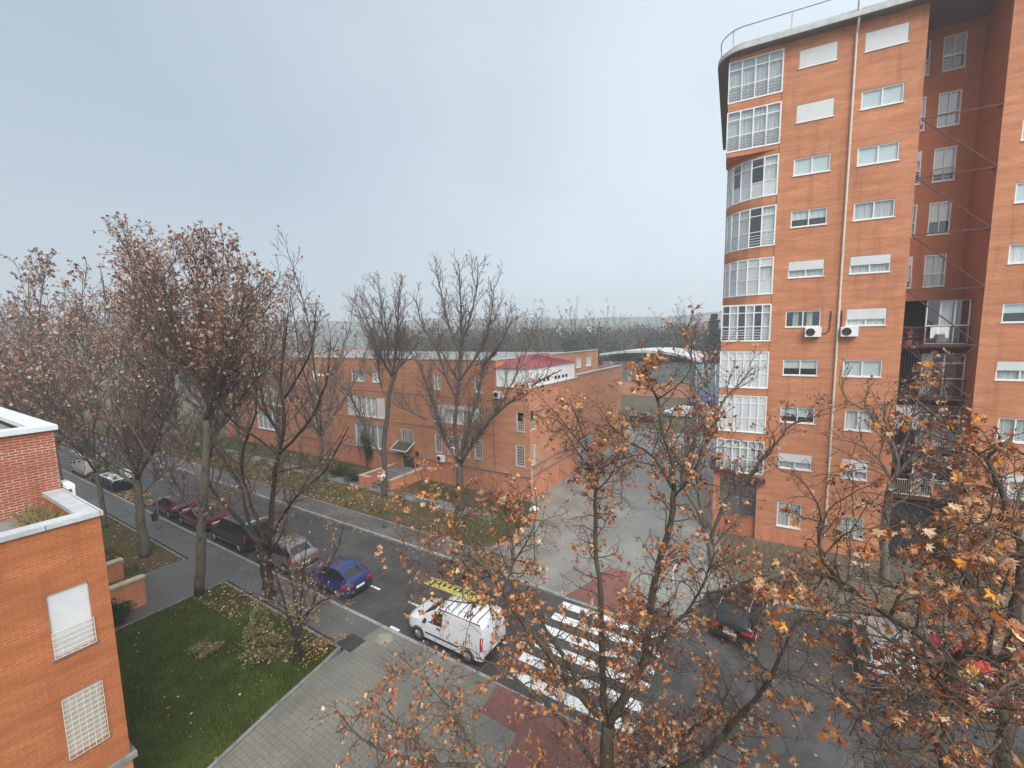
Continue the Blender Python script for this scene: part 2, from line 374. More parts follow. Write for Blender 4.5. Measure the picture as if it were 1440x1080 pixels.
# ------------------------------------------------------------------ the setting: ground, road, pavements
def sheet(name, poly, z, mat, kind='structure', thick=None):
    mb = MB()
    if thick: mb.prism(poly, z-thick, z)
    else: mb.add([(x,y,z) for x,y in poly], [tuple(range(len(poly)))])
    return tag(mb.build(name, mat), kind=kind)
def rect(x0,x1,y0,y1): return [(x0,y0),(x1,y0),(x1,y1),(x0,y1)]
KY = 12.85; FY = 19.2; BAYX = -2.6; BAYY = 24.2
g = MB(); g.add([(790*math.cos(i*math.pi/32)-0, 790*math.sin(i*math.pi/32), -.06) for i in range(64)], [tuple(range(64))])
tag(g.build('ground', M['farground']), kind='structure')
sheet('road', rect(-260,80,KY-.05,FY+.05), 0, M['asphalt'])
sheet('parking_bay', rect(BAYX,80,FY+.05,BAYY+.02), .0, M['asphalt'])
# kerbs (dropped at the crossing)
def kerb(name, pts, z=.13, wd=.16):
    mb = MB()
    for (x0,y0),(x1,y1) in zip(pts, pts[1:]):
        L = math.hypot(x1-x0, y1-y0); n = max(1, int(L/1.0)); dx, dy = (x1-x0)/n, (y1-y0)/n; l = math.hypot(dx,dy); tx, ty = dx/l, dy/l
        for i in range(n):
            a = (x0+dx*i+tx*.006, y0+dy*i+ty*.006); b = (x0+dx*(i+1)-tx*.006, y0+dy*(i+1)-ty*.006)
            zz = z - (.10 if -8.9 < (a[0]+b[0])/2 < -3.3 else 0)
            mb.prism([(a[0],a[1]),(b[0],b[1]),(b[0]-ty*wd,b[1]+tx*wd),(a[0]-ty*wd,a[1]+tx*wd)], -.03, zz)
    return tag(mb.build(name, M['kerb']), kind='structure')
kerb('near_kerb', [(-170,KY-.16),(45,KY-.16)])
kerb('far_kerb', [(-170,FY),(-3.8,FY),(-2.9,FY+.5),(-2.6,FY+1.4),(-2.6,BAYY-1),(-2.2,BAYY-.2),(-1.4,BAYY),(60,BAYY)])
NY = KY-.16
sheet('near_pavement', [(-170,11.0),(-15.75,11.0),(-15.55,10.7),(-15.35,NY),(-170,NY)], .12, M['pavegrey'], thick=.15)
sheet('entrance_path', rect(-30.9,-26.15,3.5,11.0), .12, M['pavegrey'], thick=.15)
lawn_poly = [(-26.05,10.85),(-26.05,-12),(-14.2,-12),(-14.45,3),(-15.3,7.4),(-15.75,10.0),(-15.95,10.85)]
sheet('lawn', lawn_poly, .13, M['lawn'], thick=.16)
sheet('bare_lawn', rect(-60,-31.0,3.5,10.85), .13, M['dirt'], thick=.16)
sheet('near_plaza', [(-15.35,NY),(-15.55,10.7),(-15.6,10.0),(-15.15,7.4),(-14.3,3),(-14.05,-14),(45,-14),(45,NY)], .12, M['plaza'], thick=.15)
edge = MB()
def strip(mb, pts, wd, z0, z1):
    for (x0,y0),(x1,y1) in zip(pts, pts[1:]):
        l = math.hypot(x1-x0,y1-y0); tx,ty = (x1-x0)/l,(y1-y0)/l
        mb.prism([(x0,y0),(x1,y1),(x1-ty*wd,y1+tx*wd),(x0-ty*wd,y0+tx*wd)], z0, z1)
strip(edge, [(-14.3,3),(-15.18,7.4),(-15.6,10.0),(-15.8,10.85)], .14, -.03, .17)
strip(edge, [(-16.0,10.86),(-26.1,10.86)], .12, -.03, .165); strip(edge, [(-26.16,10.86),(-26.16,3.6)], .1, -.03, .165)
strip(edge, [(-30.95,10.86),(-60,10.86)], .12, -.03, .165); strip(edge, [(-30.9,3.6),(-30.9,10.8)], .1, -.03, .165)
tag(edge.build('lawn_edging', M['edging']), kind='structure')
sheet('near_tactile_paving', [(-8.75,NY-.01),(-8.55,11.35),(-7.0,11.25),(-6.55,9.3),(-6.3,4),(-4.6,4),(-4.7,9.6),(-3.3,11.2),(-3.2,NY-.01)], .124, M['redtile'])
# far side
sheet('far_pavement', rect(-170,-13.2,FY+.16,20.95), .12, M['pavegrey'], thick=.15)
sheet('far_lawn', [(-66,21.08),(-16.3,21.08),(-15.2,21.6),(-14.9,22.6),(-14.9,27),(-15.9,29.0),(-16.6,29.7),(-66,29.7)], .13, M['dirt'], thick=.16)
e2 = MB(); strip(e2, [(-66,20.96),(-16.2,20.96),(-15.05,21.5),(-14.75,22.5)], .12, -.03, .16); tag(e2.build('far_lawn_edging', M['edging']), kind='structure')
sheet('plaza_paving', [(-13.2,FY+.16),(-3.8,FY+.16),(-3.0,FY+.6),(-2.77,FY+1.5),(-2.77,BAYY-1),(-1.4,BAYY+.1),(-2.8,31),(-3.6,60),(-18,62),(-16.5,29.8),(-14.76,27),(-14.76,22.5),(-15.0,21.4),(-13.2,20.95)], .12, M['plaza_far'], thick=.15)
sheet('tower_forecourt', [(-1.3,BAYY+.16),(60,BAYY+.16),(60,36),(-2.8,31.6),(-2.8,31)], .12, M['brownpave'], thick=.15)
sheet('far_tactile_paving', [(-8.8,FY+.17),(-3.3,FY+.17),(-3.6,20.6),(-4.9,20.6),(-6.2,21.4),(-6.4,23.2),(-7.6,23.2),(-8.3,20.7)], .124, M['redtile'])
sheet('side_path', rect(-66,-17.4,24.9,26.2), .134, M['edging'])
# markings
zb = MB()
for i in range(6):
    y = 13.3+i*1.035
    zb.add([(-8.75,y,.004),(-3.6,y,.004),(-3.6,y+.5,.004),(-8.75,y+.5,.004)], [(0,1,2,3)])
tag(zb.build('crosswalk_markings', M['roadpaint']), kind='structure')
dm = MB()
x = -10.1
for a in (-9.7,-12.9,-15.0,-17.9,-20.6,-23.3,-26,-28.7):
    dm.add([(a-.75,14.83,.004),(a,14.83,.004),(a,14.95,.004),(a-.75,14.95,.004)], [(0,1,2,3)])
dm.add([(-14.5,12.98,.004),(-15.1,12.98,.004),(-15.1,13.12,.004),(-14.5,13.12,.004)], [(0,1,2,3)])
for a in (): dm.add([(a-.06,19.6,.004),(a+.06,19.6,.004),(a+.06,24.0,.004),(a-.06,24.0,.004)], [(0,1,2,3)])
tag(dm.build('lane_markings', M['roadpaint']), kind='structure')
# grates in the pavement
gr = MB(); gr.box(-16.2,-15.2,10.85,11.7,.1,.128)
for i in range(7): gr.box(-16.15+i*.14,-16.07+i*.14,10.9,11.65,.128,.136)
tag(gr.build('drain_grate', M['darkmetal']), 'dark square metal drain grate set in the grey pavement by the lawn corner', 'grate')
mh = thing('manhole_cover', 'round pale manhole cover in a square frame in front of the white van', 'manhole', (-14.55,12.2,.12), R(8))
f = MB(); f.box(-.46,.46,-.4,.4,-.02,.010); f.build('frame', M['edging'], mh)
d = MB(); d.lathe((0,0,.010), [(.36,0),(.36,.012),(.33,.018),(.025,.016),(.025,.02),(0,.02)], 28); d.build('lid', plain('worn_cream_iron', (.24,.225,.175), .65, var=.3, scale=6), mh)
cv = MB(); cv.box(-.25,.25,-.2,.2,0,.012)
tag(cv.build('inspection_cover', M['darkmetal'], loc=(-22.4,11.9,.12)), 'small dark rectangular cover in the pavement beside the silver car', 'cover')
# hills on the horizon
hb = MB(); n = 90; random.seed(3)
for k, (D, H0) in enumerate(((560,27),(640,40))):
    prev = None
    for i in range(n+1):
        a = R(-75 + i*150/n) ; 
        h = H0 + 2.2*math.sin(i*.31+k) + 1.2*math.sin(i*.83+2*k) + random.uniform(-.4,.4)
        ca, sa = math.sin(a-R(30)), math.cos(a-R(30))
        cur = [((D+o)*ca, (D+o)*sa, z) for o, z in ((-90,-1),(-35,h*.62),(0,h),(50,h*.55),(90,-1))]
        if prev:
            o = len(hb.v); hb.v += prev+cur
            for j in range(4): hb.f.append((o+j,o+j+1,o+5+j+1,o+5+j)); hb.m.append(0)
        prev = cur
tag(hb.build('hills', M['hill'], smooth=True, uv=False), kind='structure')

# ------------------------------------------------------------------ walls and windows
class Wall:
    """a = metres along the wall (left to right from outside), d = out of the wall, z = up"""
    def __init__(s, ox, oy, ang=0): s.o = (ox, oy); s.c, s.s = math.cos(R(ang)), math.sin(R(ang))
    def P(s, a, d, z): return (s.o[0]+a*s.c+d*s.s, s.o[1]+a*s.s-d*s.c, z)
    def box(s, mb, a0,a1,d0,d1,z0,z1, mi=0):
        P = s.P
        mb.add([P(a0,d1,z0),P(a1,d1,z0),P(a1,d0,z0),P(a0,d0,z0),P(a0,d1,z1),P(a1,d1,z1),P(a1,d0,z1),P(a0,d0,z1)],
               [(0,3,2,1),(4,5,6,7),(0,1,5,4),(1,2,6,5),(2,3,7,6),(3,0,4,7)], mi)
    def quad(s, mb, a0,a1,d,z0,z1, mi=0):
        P = s.P; mb.add([P(a0,d,z0),P(a1,d,z0),P(a1,d,z1),P(a0,d,z1)], [(0,1,2,3)], mi)
    def face(s, mb, a0,a1,z0,z1, ops=(), depth=.14, mi=0):
        A = sorted({a0,a1,*[o[0] for o in ops],*[o[1] for o in ops]}); Z = sorted({z0,z1,*[o[2] for o in ops],*[o[3] for o in ops]})
        A = [a for a in A if a0 <= a <= a1]; Z = [z for z in Z if z0 <= z <= z1]
        for i in range(len(A)-1):
            for j in range(len(Z)-1):
                ca, cz = (A[i]+A[i+1])/2, (Z[j]+Z[j+1])/2
                if any(o[0] < ca < o[1] and o[2] < cz < o[3] for o in ops): continue
                s.quad(mb, A[i],A[i+1],0,Z[j],Z[j+1], mi)
        P = s.P; D = -depth
        for b0,b1,y0,y1 in ops:
            mb.add([P(b0,0,y0),P(b0,0,y1),P(b0,D,y1),P(b0,D,y0)], [(0,1,2,3)], mi); mb.add([P(b1,0,y0),P(b1,D,y0),P(b1,D,y1),P(b1,0,y1)], [(0,1,2,3)], mi)
            mb.add([P(b0,0,y0),P(b0,D,y0),P(b1,D,y0),P(b1,0,y0)], [(0,1,2,3)], mi); mb.add([P(b0,0,y1),P(b1,0,y1),P(b1,D,y1),P(b0,D,y1)], [(0,1,2,3)], mi)

def window(W, par, a0,a1,z0,z1, panes=2, shut=0., inside='curtain', fmat='white', grille=None, sill=True, cut=None, transom=None, fd=-.06, shmat='shutter', name='window', drop=1., sillmat=None):
    e = .003; a0 += e; a1 -= e; z0 += e; z1 -= e
    zs = z1 - (z1-z0)*shut
    fw = .055; mb = MB()
    for x0,x1,y0,y1 in ((a0,a1,z0,z0+fw),(a0,a1,z1-fw,z1),(a0,a0+fw,z0+fw,z1-fw),(a1-fw,a1,z0+fw,z1-fw)):
        W.box(mb, x0,x1,fd-.06,fd+.03,y0,y1)
    for k in range(1, panes):
        c = a0 + (a1-a0)*k/panes; W.box(mb, c-fw*.5,c+fw*.5,fd-.055,fd+.025,z0+fw,z1-fw)
    if transom: W.box(mb, a0+fw,a1-fw,fd-.055,fd+.022,transom-.025,transom+.025)
    fr = mb.build(name, M[fmat], par)
    if shut < .98:
        g = MB()
        for k in range(panes):
            b0 = a0+(a1-a0)*k/panes; b1 = a0+(a1-a0)*(k+1)/panes; W.quad(g, b0+.03,b1-.03,fd-.03-.012*(k%2),z0+.03,z1-.03)
        g.build('pane', M['glass'], fr)
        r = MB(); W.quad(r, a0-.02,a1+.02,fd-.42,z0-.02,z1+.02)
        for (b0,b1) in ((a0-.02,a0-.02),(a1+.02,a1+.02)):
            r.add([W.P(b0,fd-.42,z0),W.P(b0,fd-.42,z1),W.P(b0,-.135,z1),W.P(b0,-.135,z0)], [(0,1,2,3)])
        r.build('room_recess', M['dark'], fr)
        if inside in ('curtain','curtain_w','blind'):
            c = MB(); zb_ = z1 - (z1-z0)*drop
            if inside == 'blind': W.quad(c, a0+.02,a1-.02,fd-.055,zb_,z1)
            else:
                gaps = cut or ((0,1),)
                for q0,q1 in gaps:
                    m = 12; 
                    for i in range(m):
                        u0 = a0+(a1-a0)*(q0+(q1-q0)*i/m); u1 = a0+(a1-a0)*(q0+(q1-q0)*(i+1)/m); d0 = fd-.075-.03*(i%2); d1 = fd-.075-.03*((i+1)%2)
                        c.add([W.P(u0,d0,zb_),W.P(u1,d1,zb_),W.P(u1,d1,z1),W.P(u0,d0,z1)], [(0,1,2,3)])
            c.build('blind' if inside == 'blind' else 'curtain', M[inside], fr)
    if shut > .02:
        s_ = MB(); W.box(s_, a0+.02,a1-.02,fd+.031,fd+.052,zs,z1-.01); s_.build('shutter', M[shmat], fr)
    if sill:
        s_ = MB(); W.box(s_, a0-.05,a1+.05,-.12,.045,z0-.045,z0-.006); s_.build('sill', M[sillmat] if sillmat else M['white'], fr)
    if grille:
        g = MB(); g0,g1,n,m = grille[:4]; th = grille[4] if len(grille) > 4 else .018
        for i in range(n+1):
            a = a0+(a1-a0)*i/n; g.bar(W.P(a,.05,g0), W.P(a,.05,g1), th)
        for j in range(m+1):
            z = g0+(g1-g0)*j/m; g.bar(W.P(a0,.062,z), W.P(a1,.062,z), th*.9)
        g.build('grille', M['offwhite'], fr)
    return fr

# ------------------------------------------------------------------ the brick tower
TW = thing('brick_tower_block', 'tall orange brick apartment tower with stacked corner glass bays and a recessed balcony column', 'apartment tower', (.34,31.34,0), R(4.11))
F = Wall(0,0,0)
T = [29.73-2.955*k for k in range(10)]
wall = MB(); ops = []
RR = random.Random(11)
LW = [dict(shut=1),dict(shut=1),dict(inside='blind'),dict(inside='curtain_w',drop=.55),dict(shut=.56),dict(inside='curtain',cut=((.22,.38),(.62,.78))),dict(inside='blind',drop=.56),dict(inside='blind',drop=.62),dict(shut=.55),dict(inside='curtain')]
RWN = [dict(shut=1),dict(inside='blind'),dict(inside='blind'),dict(inside='curtain'),dict(shut=.52),dict(shut=.62,inside='curtain_w'),dict(inside='blind'),dict(inside='curtain_w'),dict(shut=.6),dict(inside='curtain',grille=True)]
WG = [dict(inside='blind'),dict(shut=.5),dict(inside='curtain'),dict(inside='blind'),dict(inside='curtain_w'),dict(inside='blind',drop=.5),dict(shut=.48),dict(inside='curtain'),dict(shut=.3,inside='curtain_w'),dict(inside='curtain')]
wins = []
for k in range(10):
    if k == 9: L = (.25,1.55,1.27,2.88); Rr = (3.45,4.65,1.2,2.55)
    else:
        L = (.15,1.93,T[k]-.97,T[k]); Rr = (3.14,4.95,T[k]-.97,T[k]) if k < 7 else (3.4,4.67,T[k]-1.2,T[k])
    wins += [(L,LW[k]),(Rr,RWN[k])]
ops = [w_[0] for w_ in wins]
F.face(wall, -.62,5.71,1.05,30.36,ops,.2)
gops = []
for k in range(9):
    gops.append((9.55,11.35,T[k]-.97,T[k]) if k < 7 else (9.85,11.15,T[k]-1.25,T[k]))
    gops.append((13.0,14.8,T[k]-.97,T[k]))
F.face(wall, 8.81,22,1.05,30.36,gops,.2)
# left flank (behind the bays), far flank, back
for pts in (((-3.4,2.3),(-3.4,14)),((-3.4,14),(22,14)),((22,14),(22,0))):
    (x0,y0),(x1,y1) = pts; wall.add([(x1,y1,0),(x0,y0,0),(x0,y0,30.36),(x1,y1,30.36)], [(0,1,2,3)])
wall.build('wall', M['brick_tower'], TW)
for (o_,kw) in wins:
    kw = dict(kw)
    if kw.pop('grille',None): kw['grille'] = (o_[2]+.02,o_[3]-.02,7,4)
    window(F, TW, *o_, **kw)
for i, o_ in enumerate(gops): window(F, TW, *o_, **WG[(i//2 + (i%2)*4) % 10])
pl = MB(); F.box(pl, -.66,5.71,-.1,.03,0,1.05); F.box(pl, 8.81,22,-.1,.03,-.05,1.05); pl.build('plinth', M['plinth'], TW)
# recess: return walls and back wall
rec = MB()
rec.add([(8.81,2.72,0),(8.81,0,0),(8.81,0,30.36),(8.81,2.72,30.36)], [(0,1,2,3)]); rec.add([(5.71,0,0),(5.71,2.72,0),(5.71,2.72,30.36),(5.71,0,30.36)], [(0,1,2,3)])
Bk = Wall(0,2.72,0); bops = []
for k in range(5):
    bops += [(5.72,6.62,T[k]-1.72,T[k]+.1),(7.15,8.1,T[k]-1.72,T[k]+.1)]
Bk.face(rec, 5.71,8.81,0,30.36,bops,.1)
rec.build('recess_wall', M['brick_dark'], TW)
for i,o_ in enumerate(bops): window(Bk, TW, *o_, inside=['curtain','curtain_w','blind'][i%3], drop=[1,.6,.8][i%3], transom=o_[2]+.75, shut=.3 if i in (4,8) else 0, fd=-.03, panes=1 if i%2==0 else 2, grille=(o_[2]+.05,o_[2]+.7,2,4) if i%4 in (1,0) else None)
# steel braces across the recess
for k in range(1,8):
    z = 24.72-2.965*(k-1)
    st = MB(); st.bar((5.73,-.03,z),(8.8,-.03,z),.06)
    if k < 5: st.bar((5.73,-.04,z),(8.78,-.04,z-2.93),.055)
    else: st.bar((5.73,-.04,z),(8.78,-.04,z-2.93),.05); st.bar((8.78,-.06,z),(5.73,-.06,z-2.93),.05)
    if k < 5: st.bar((8.78,-.03,z),(8.79,.5,z+.02),.05)
    st.build('steel_brace', M['rustmetal'], TW)
# balconies low in the recess
for k in range(5,9):
    zf = T[k]-2.1; top = T[k]+.36
    B = thing_part = MB(); B.box(5.73,8.79,.85,2.7,zf-.16,zf)
    bal = B.build('balcony', M['rustmetal'], TW)
    r = MB(); r.bar((5.73,.9,zf+.98),(8.78,.9,zf+.98),.05); r.bar((5.73,.9,zf+.1),(8.78,.9,zf+.1),.04)
    for i in range(30): r.bar((5.78+i*.102,.9,zf+.1),(5.78+i*.102,.9,zf+.98),.016)
    r.build('railing', M['rustmetal'] if k < 8 else M['offwhite'], bal)
    en = MB(); Wn = Wall(0,1.15,0)
    for a in (6.98,7.55,8.15,8.74) if k == 5 else (6.98,7.9,8.74): Wn.box(en, a-.03,a+.03,-.05,.03,zf+.03,top)
    for z in ((zf+.06,zf+1.05,top-.03) if k == 5 else (zf+.06,zf+1.05,top-.55,top-.03)): Wn.box(en, 7.01,8.71,-.045,.025,z-.03,z+.03)
    ef = en.build('glazed_enclosure', M['white'] if k != 6 else M['offwhite'], TW)
    gp = MB(); Wn.quad(gp, 7.0,8.72,-.01,zf+1.08,top-.05); gp.build('pane', M['glass'], ef)
    lo = MB(); Wn.quad(lo, 7.0,8.72,-.012,zf+.08,zf+1.02)
    lo.build('lower_panel', M['glass'] if k != 7 else M['awning'], ef)
    cu = MB()
    for q0,q1 in ((7.55,8.1),) if k == 5 else ((7.02,7.5),):
        for i in range(8):
            u0 = q0+(q1-q0)*i/8; u1 = q0+(q1-q0)*(i+1)/8; cu.add([(u0,1.35+.04*(i%2),zf+.1),(u1,1.35+.04*((i+1)%2),zf+.1),(u1,1.35+.04*((i+1)%2),top),(u0,1.35+.04*(i%2),top)], [(0,1,2,3)])
    cu.build('curtain', M['curtain_w'], ef)
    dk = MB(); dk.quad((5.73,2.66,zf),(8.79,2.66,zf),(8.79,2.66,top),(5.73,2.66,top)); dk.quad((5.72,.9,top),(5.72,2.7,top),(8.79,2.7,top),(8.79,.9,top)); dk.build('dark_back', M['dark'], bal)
    if k == 7:
        pn = MB(); pn.box(5.75,6.9,.98,1.02,zf+1.0,top-.03); pn.build('side_panel', M['awning'], bal)
    if k == 6:
        pn = MB()
        for i in range(9): pn.bar((5.8+i*.13,1.0,zf+1.0),(5.8+i*.13,1.0,top),.025)
        pn.build('security_bars', M['darkmetal'], bal)
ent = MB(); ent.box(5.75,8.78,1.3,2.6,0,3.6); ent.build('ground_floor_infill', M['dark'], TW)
M['white_slab'] = stucco('pale_roof_edge', (.56,.56,.54), .25)
# roof slab with a rounded corner, railing, downpipe
prof = [(-.7-3.45+3.4+ -0.0, 0)]
def arc(cx,cy,rx,ry,a0,a1,n): return [(cx+rx*math.cos(R(a0+(a1-a0)*i/n)), cy+ry*math.sin(R(a0+(a1-a0)*i/n))) for i in range(n+1)]
edgeP = [(22.5,-.55)] + arc(-2.7,.95,1.45,1.5,270,180,10) + [(-4.15,14.5)]
rf = MB(); poly = edgeP + [(22.5,14.5)]
rf.prism(poly[::-1], 30.37, 30.41); rf.build('roof_soffit', M['soffit'], TW)
rf = MB(); rf.prism([(x,y-.02) if y < 14 else (x,y) for x,y in poly][::-1], 30.411, 30.66); rf.build('roof_slab', M['white_slab'], TW)
up = MB(); inner = [(22.4,-.3)] + arc(-2.6,1.05,1.3,1.35,270,180,10) + [(-3.9,14.3),(22.4,14.3)]
up.prism(inner[::-1], 30.661, 30.9); up.build('roof_upstand', M['coping'], TW)
rl = MB(); ep = [(22.3,-.45)] + arc(-2.65,1.0,1.35,1.42,270,180,10) + [(-4.0,13)]
rl.tube([(x,y,31.72) for x,y in ep], .035, 6)
for x in [-.35+3*i for i in range(8)]: rl.bar((x,-.45,30.72),(x,-.45,31.72),.055)
for x,y in ((-3.3,-.2),(-4.0,1.4),(-4.0,4.4),(-4.0,7.4),(-4.0,10.4)): rl.bar((x,y,30.72),(x,y,31.72),.055)
rl.build('roof_railing', M['darkmetal'] if False else M['greymetal'], TW)
dp = MB(); dp.tube([(2.7,-.5,31.9),(2.7,-.5,30.5),(2.72,-.42,30.2),(2.73,-.09,29.8),(2.76,-.09,15),(2.8,-.09,1.1)], .055, 8)
for z in range(3,30,3): dp.lathe((2.73+.003*(30-z),-.09,z), [(.07,0),(.07,.12)], 10)
dp.build('downpipe', M['offwhite'], TW)
# corner bays
def bay(k):
    curved = k in (2,3,4); z1 = [30.1,27.22,24.3,21.38,18.3,15.45,12.5,9.65,6.7][k]; h = [2.38,2.36,2.36,2.4,2.25,2.3,2.35,2.4,2.2][k]; z0 = z1-h
    if curved: path = arc(-.65,2.25,2.72,2.25,270,180,6)
    elif k < 2: path = [(-.65-2.8*i/4,0) for i in range(5)] + [(-3.45,1.1),(-3.45,2.25)]
    else: path = [(-.65-2.7*i/6,0) for i in range(7)] + [(-3.35,1.1),(-3.35,2.25)]
    mb = MB()
    for (x,y) in path: mb.bar((x,y,z0),(x,y,z1),.075)
    zr = z0+.92; zt = z1-.52
    for z,w_ in ((z0+.03,.08),(z1-.03,.08),(zr,.05),(zt,.055)):
        for a,b in zip(path,path[1:]): mb.bar((*a,z),(*b,z),w_*.9,w_)
    fr = mb.build('glazed_bay', M['white'] if k != 4 else M['white'], TW)
    g = MB(); lo = MB(); rl_ = MB(); cu = MB()
    ctr = (-1.6,2.6)
    def inn(p,t): return (p[0]+(ctr[0]-p[0])*t, p[1]+(ctr[1]-p[1])*t)
    n = len(path)-1
    for i,(a,b) in enumerate(zip(path,path[1:])):
        top_white = k in (4,6,7) 
        if top_white and not (k == 4 and i in (0,3,4,5)): lo.quad((*b,zr),(*a,zr),(*a,z1),(*b,z1))
        elif top_white: lo.quad((*b,zt),(*a,zt),(*a,z1),(*b,z1)); g.quad((*b,zr),(*a,zr),(*a,zt),(*b,zt))
        else: g.quad((*b,zr),(*a,zr),(*a,z1),(*b,z1))
        if k in (2,4,6,7): lo.quad((*b,z0),(*a,z0),(*a,zr),(*b,zr))
        else:
            g.quad((*b,z0),(*a,z0),(*a,zr),(*b,zr))
            ia,ib = inn(a,-.012),inn(b,-.012)
            for j in range(1,5): rl_.bar((*ia,z0+.16*j+.05),(*ib,z0+.16*j+.05),.03)
        if not (k == 3 and i == 1) and not (k in (2,5) and i % 2):
            ia,ib = inn(a,.035),inn(b,.035); m = 6
            for q in range(m):
                t0,t1 = q/m,(q+1)/m; w0 = .02*(q%2); w1 = .02*((q+1)%2)
                p0 = (ia[0]+(ib[0]-ia[0])*t0, ia[1]+(ib[1]-ia[1])*t0+w0); p1 = (ia[0]+(ib[0]-ia[0])*t1, ia[1]+(ib[1]-ia[1])*t1+w1)
                cu.quad((*p1,z0+.05),(*p0,z0+.05),(*p0,z1),(*p1,z1))
    if k == 4:
        for h_ in (slice(0,1),slice(1,None)): g2 = MB(); [g2.add([g.v[i] for i in f],[(0,1,2,3)]) for f in g.f[h_]]; g2.build('pane', M['glass'], fr)
    else: g.build('pane', M['glass'], fr)
    if lo.f: lo.build('frosted_panel', M['awning'], fr)
    if rl_.f: rl_.build('guard_rail', M['white'] if k in (3,5) else M['greymetal'], fr)
    if cu.f: cu.build('curtain', M['curtain'] if k in (0,1,5) else M['curtain_w'], fr)
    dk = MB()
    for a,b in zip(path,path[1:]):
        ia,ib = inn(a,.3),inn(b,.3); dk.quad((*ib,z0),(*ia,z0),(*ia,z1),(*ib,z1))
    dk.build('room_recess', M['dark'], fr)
    return path, z0, z1
bays = [bay(k) for k in range(9)]
for k in range(9):
    path,z0,z1 = bays[k]; znext = bays[k+1][2] if k < 8 else z0-.35
    def band(path, za, zb):
        o = [(x - .04*(1 if x < -3 and y > .5 else 0), y-.04) for x,y in path]
        sp = MB(); sp.prism((o + [(-.65,2.25)])[::-1], za, zb); sp.build('bay_brick_band', M['brick_tower'], TW)
    if k == 1: band(path, z0-.3, z0); band(bays[2][0], znext, z0-.302)
    else: band(path, znext, z0)
    if k == 0: band(path, z1, 30.36)
    trim = MB(); trim.tube([(a[0],a[1]-.05,z0) for a in path], .022, 4); trim.build('bay_sill', M['white'], TW)
# porch under the bays
po = MB(); po.box(-3.5,-3.1,-.1,.3,0,4.5); po.box(-.95,-.62,-.05,.3,0,4.1)
po.build('porch_pier', M['brick_tower'], TW)
pr = MB(); pr.add([(-3.75,-.35,4.62),(-.5,-.35,4.0),(-.5,2.2,4.0),(-3.75,2.2,4.62),(-3.75,-.35,4.85),(-.5,-.35,4.25),(-.5,2.2,4.25),(-3.75,2.2,4.85)], [(0,3,2,1),(4,5,6,7),(0,1,5,4),(1,2,6,5),(2,3,7,6),(3,0,4,7)])
pr.build('porch_roof', M['rustmetal'], TW)
pg = MB()
for i in range(18): pg.bar((-3.05+i*.123,.1,1.5),(-3.05+i*.123,.1,3.95-i*.02),.022)
for z in (1.5,2.7,3.4): pg.bar((-3.08,.1,z),(-.95,.1,z),.03)
pg.build('porch_gate', M['greymetal'], TW)
pk = MB(); pk.box(-3.1,-.95,.14,.3,0,1.5); pk.build('porch_wall', M['brick_dark'], TW)
pk = MB(); pk.quad((-3.1,1.4,0),(-.9,1.4,0),(-.9,1.4,4.4),(-3.1,1.4,4.4)); pk.build('porch_back', M['concrete'], TW)

# things hanging on the tower
def ac_unit(wall_, a, z, label, flip=1, hose=True, par_rot=R(4.11), origin=(.34,31.34)):
    c, s = math.cos(par_rot), math.sin(par_rot)
    x, y = origin[0]+a*c, origin[1]+a*s
    t = thing('air_conditioner', label, 'air conditioner', (x,y,z), par_rot, 'air conditioners on the walls')
    b = MB(); b.box(-.4,.4,-.36,-.06,0,.56); b.build('casing', M['white'], t)
    f_ = MB(); f_.lathe((-.14,-.362,.28), [(.23,0),(.23,-.015),(.2,-.02),(.19,0)], 24, axis='y')
    for q in range(6): r_ = .03+.03*q; f_.lathe((-.14,-.366,.28), [(r_,0),(r_+.008,-.004),(r_+.016,0)], 20, axis='y')
    f_.build('fan_grille', M['darkmetal'], t)
    p_ = MB(); p_.bar((-.3,-.36,-.03),(-.3,0,-.03),.04); p_.bar((.3,-.36,-.03),(.3,0,-.03),.04); p_.build('bracket', M['darkmetal'], t)
    if hose:
        h = MB(); X = flip
        h.tube([(.4*X,-.1,.2),(.65*X,-.05,.2),(.8*X,-.04,.32),(.84*X,-.04,.6),(.86*X,-.04,1.5)], .03, 6); h.build('pipe', M['rustmetal'], t)
    return t
ac_unit(F, 1.55, 13.38, 'white air conditioner under the dark window left of the downpipe on the tower', 1)
ac_unit(F, 3.28, 13.38, 'white air conditioner under the half-shut window right of the downpipe on the tower', -.42)
lc, ls = math.cos(R(4.11)), math.sin(R(4.11))
def tp(a,d,z): return (.34+a*lc-d*ls, 31.34+a*ls+d*lc, z)
cl = MB(); random.seed(5)
nx_ = 16
for side in (0,1):
    for i in range(nx_):
        for j in range(5):
            def pt(i,j):
                u = i/nx_; lo_ = .62 if (u < .2 or u > .8) else .4
                return tp(7.12+.78*u, .84+.012*math.sin(i*1.9)+.035*side+.01*j*math.sin(i*.9), 13.83-.0 - j*lo_/5)
            cl.quad(pt(i,j),pt(i+1,j),pt(i+1,j+1),pt(i,j+1))
tag(cl.build('hanging_cloth', plain('white_cotton', (.8,.8,.8), .9)), 'white cloth hung over the balcony rail high in the tower recess', 'cloth')
bp = thing('balcony_plant', 'dark red leafy potted plant on the upper balcony beside the white cloth', 'plant', tp(6.3,1.25,12.78), R(4.11))
b = MB(); b.lathe((0,0,0), [(.16,0),(.2,.34),(.22,.36),(.19,.36),(.18,.3),(0,.3)], 14); b.build('pot', M['plinth'], bp)
b = MB(); rr = random.Random(4)
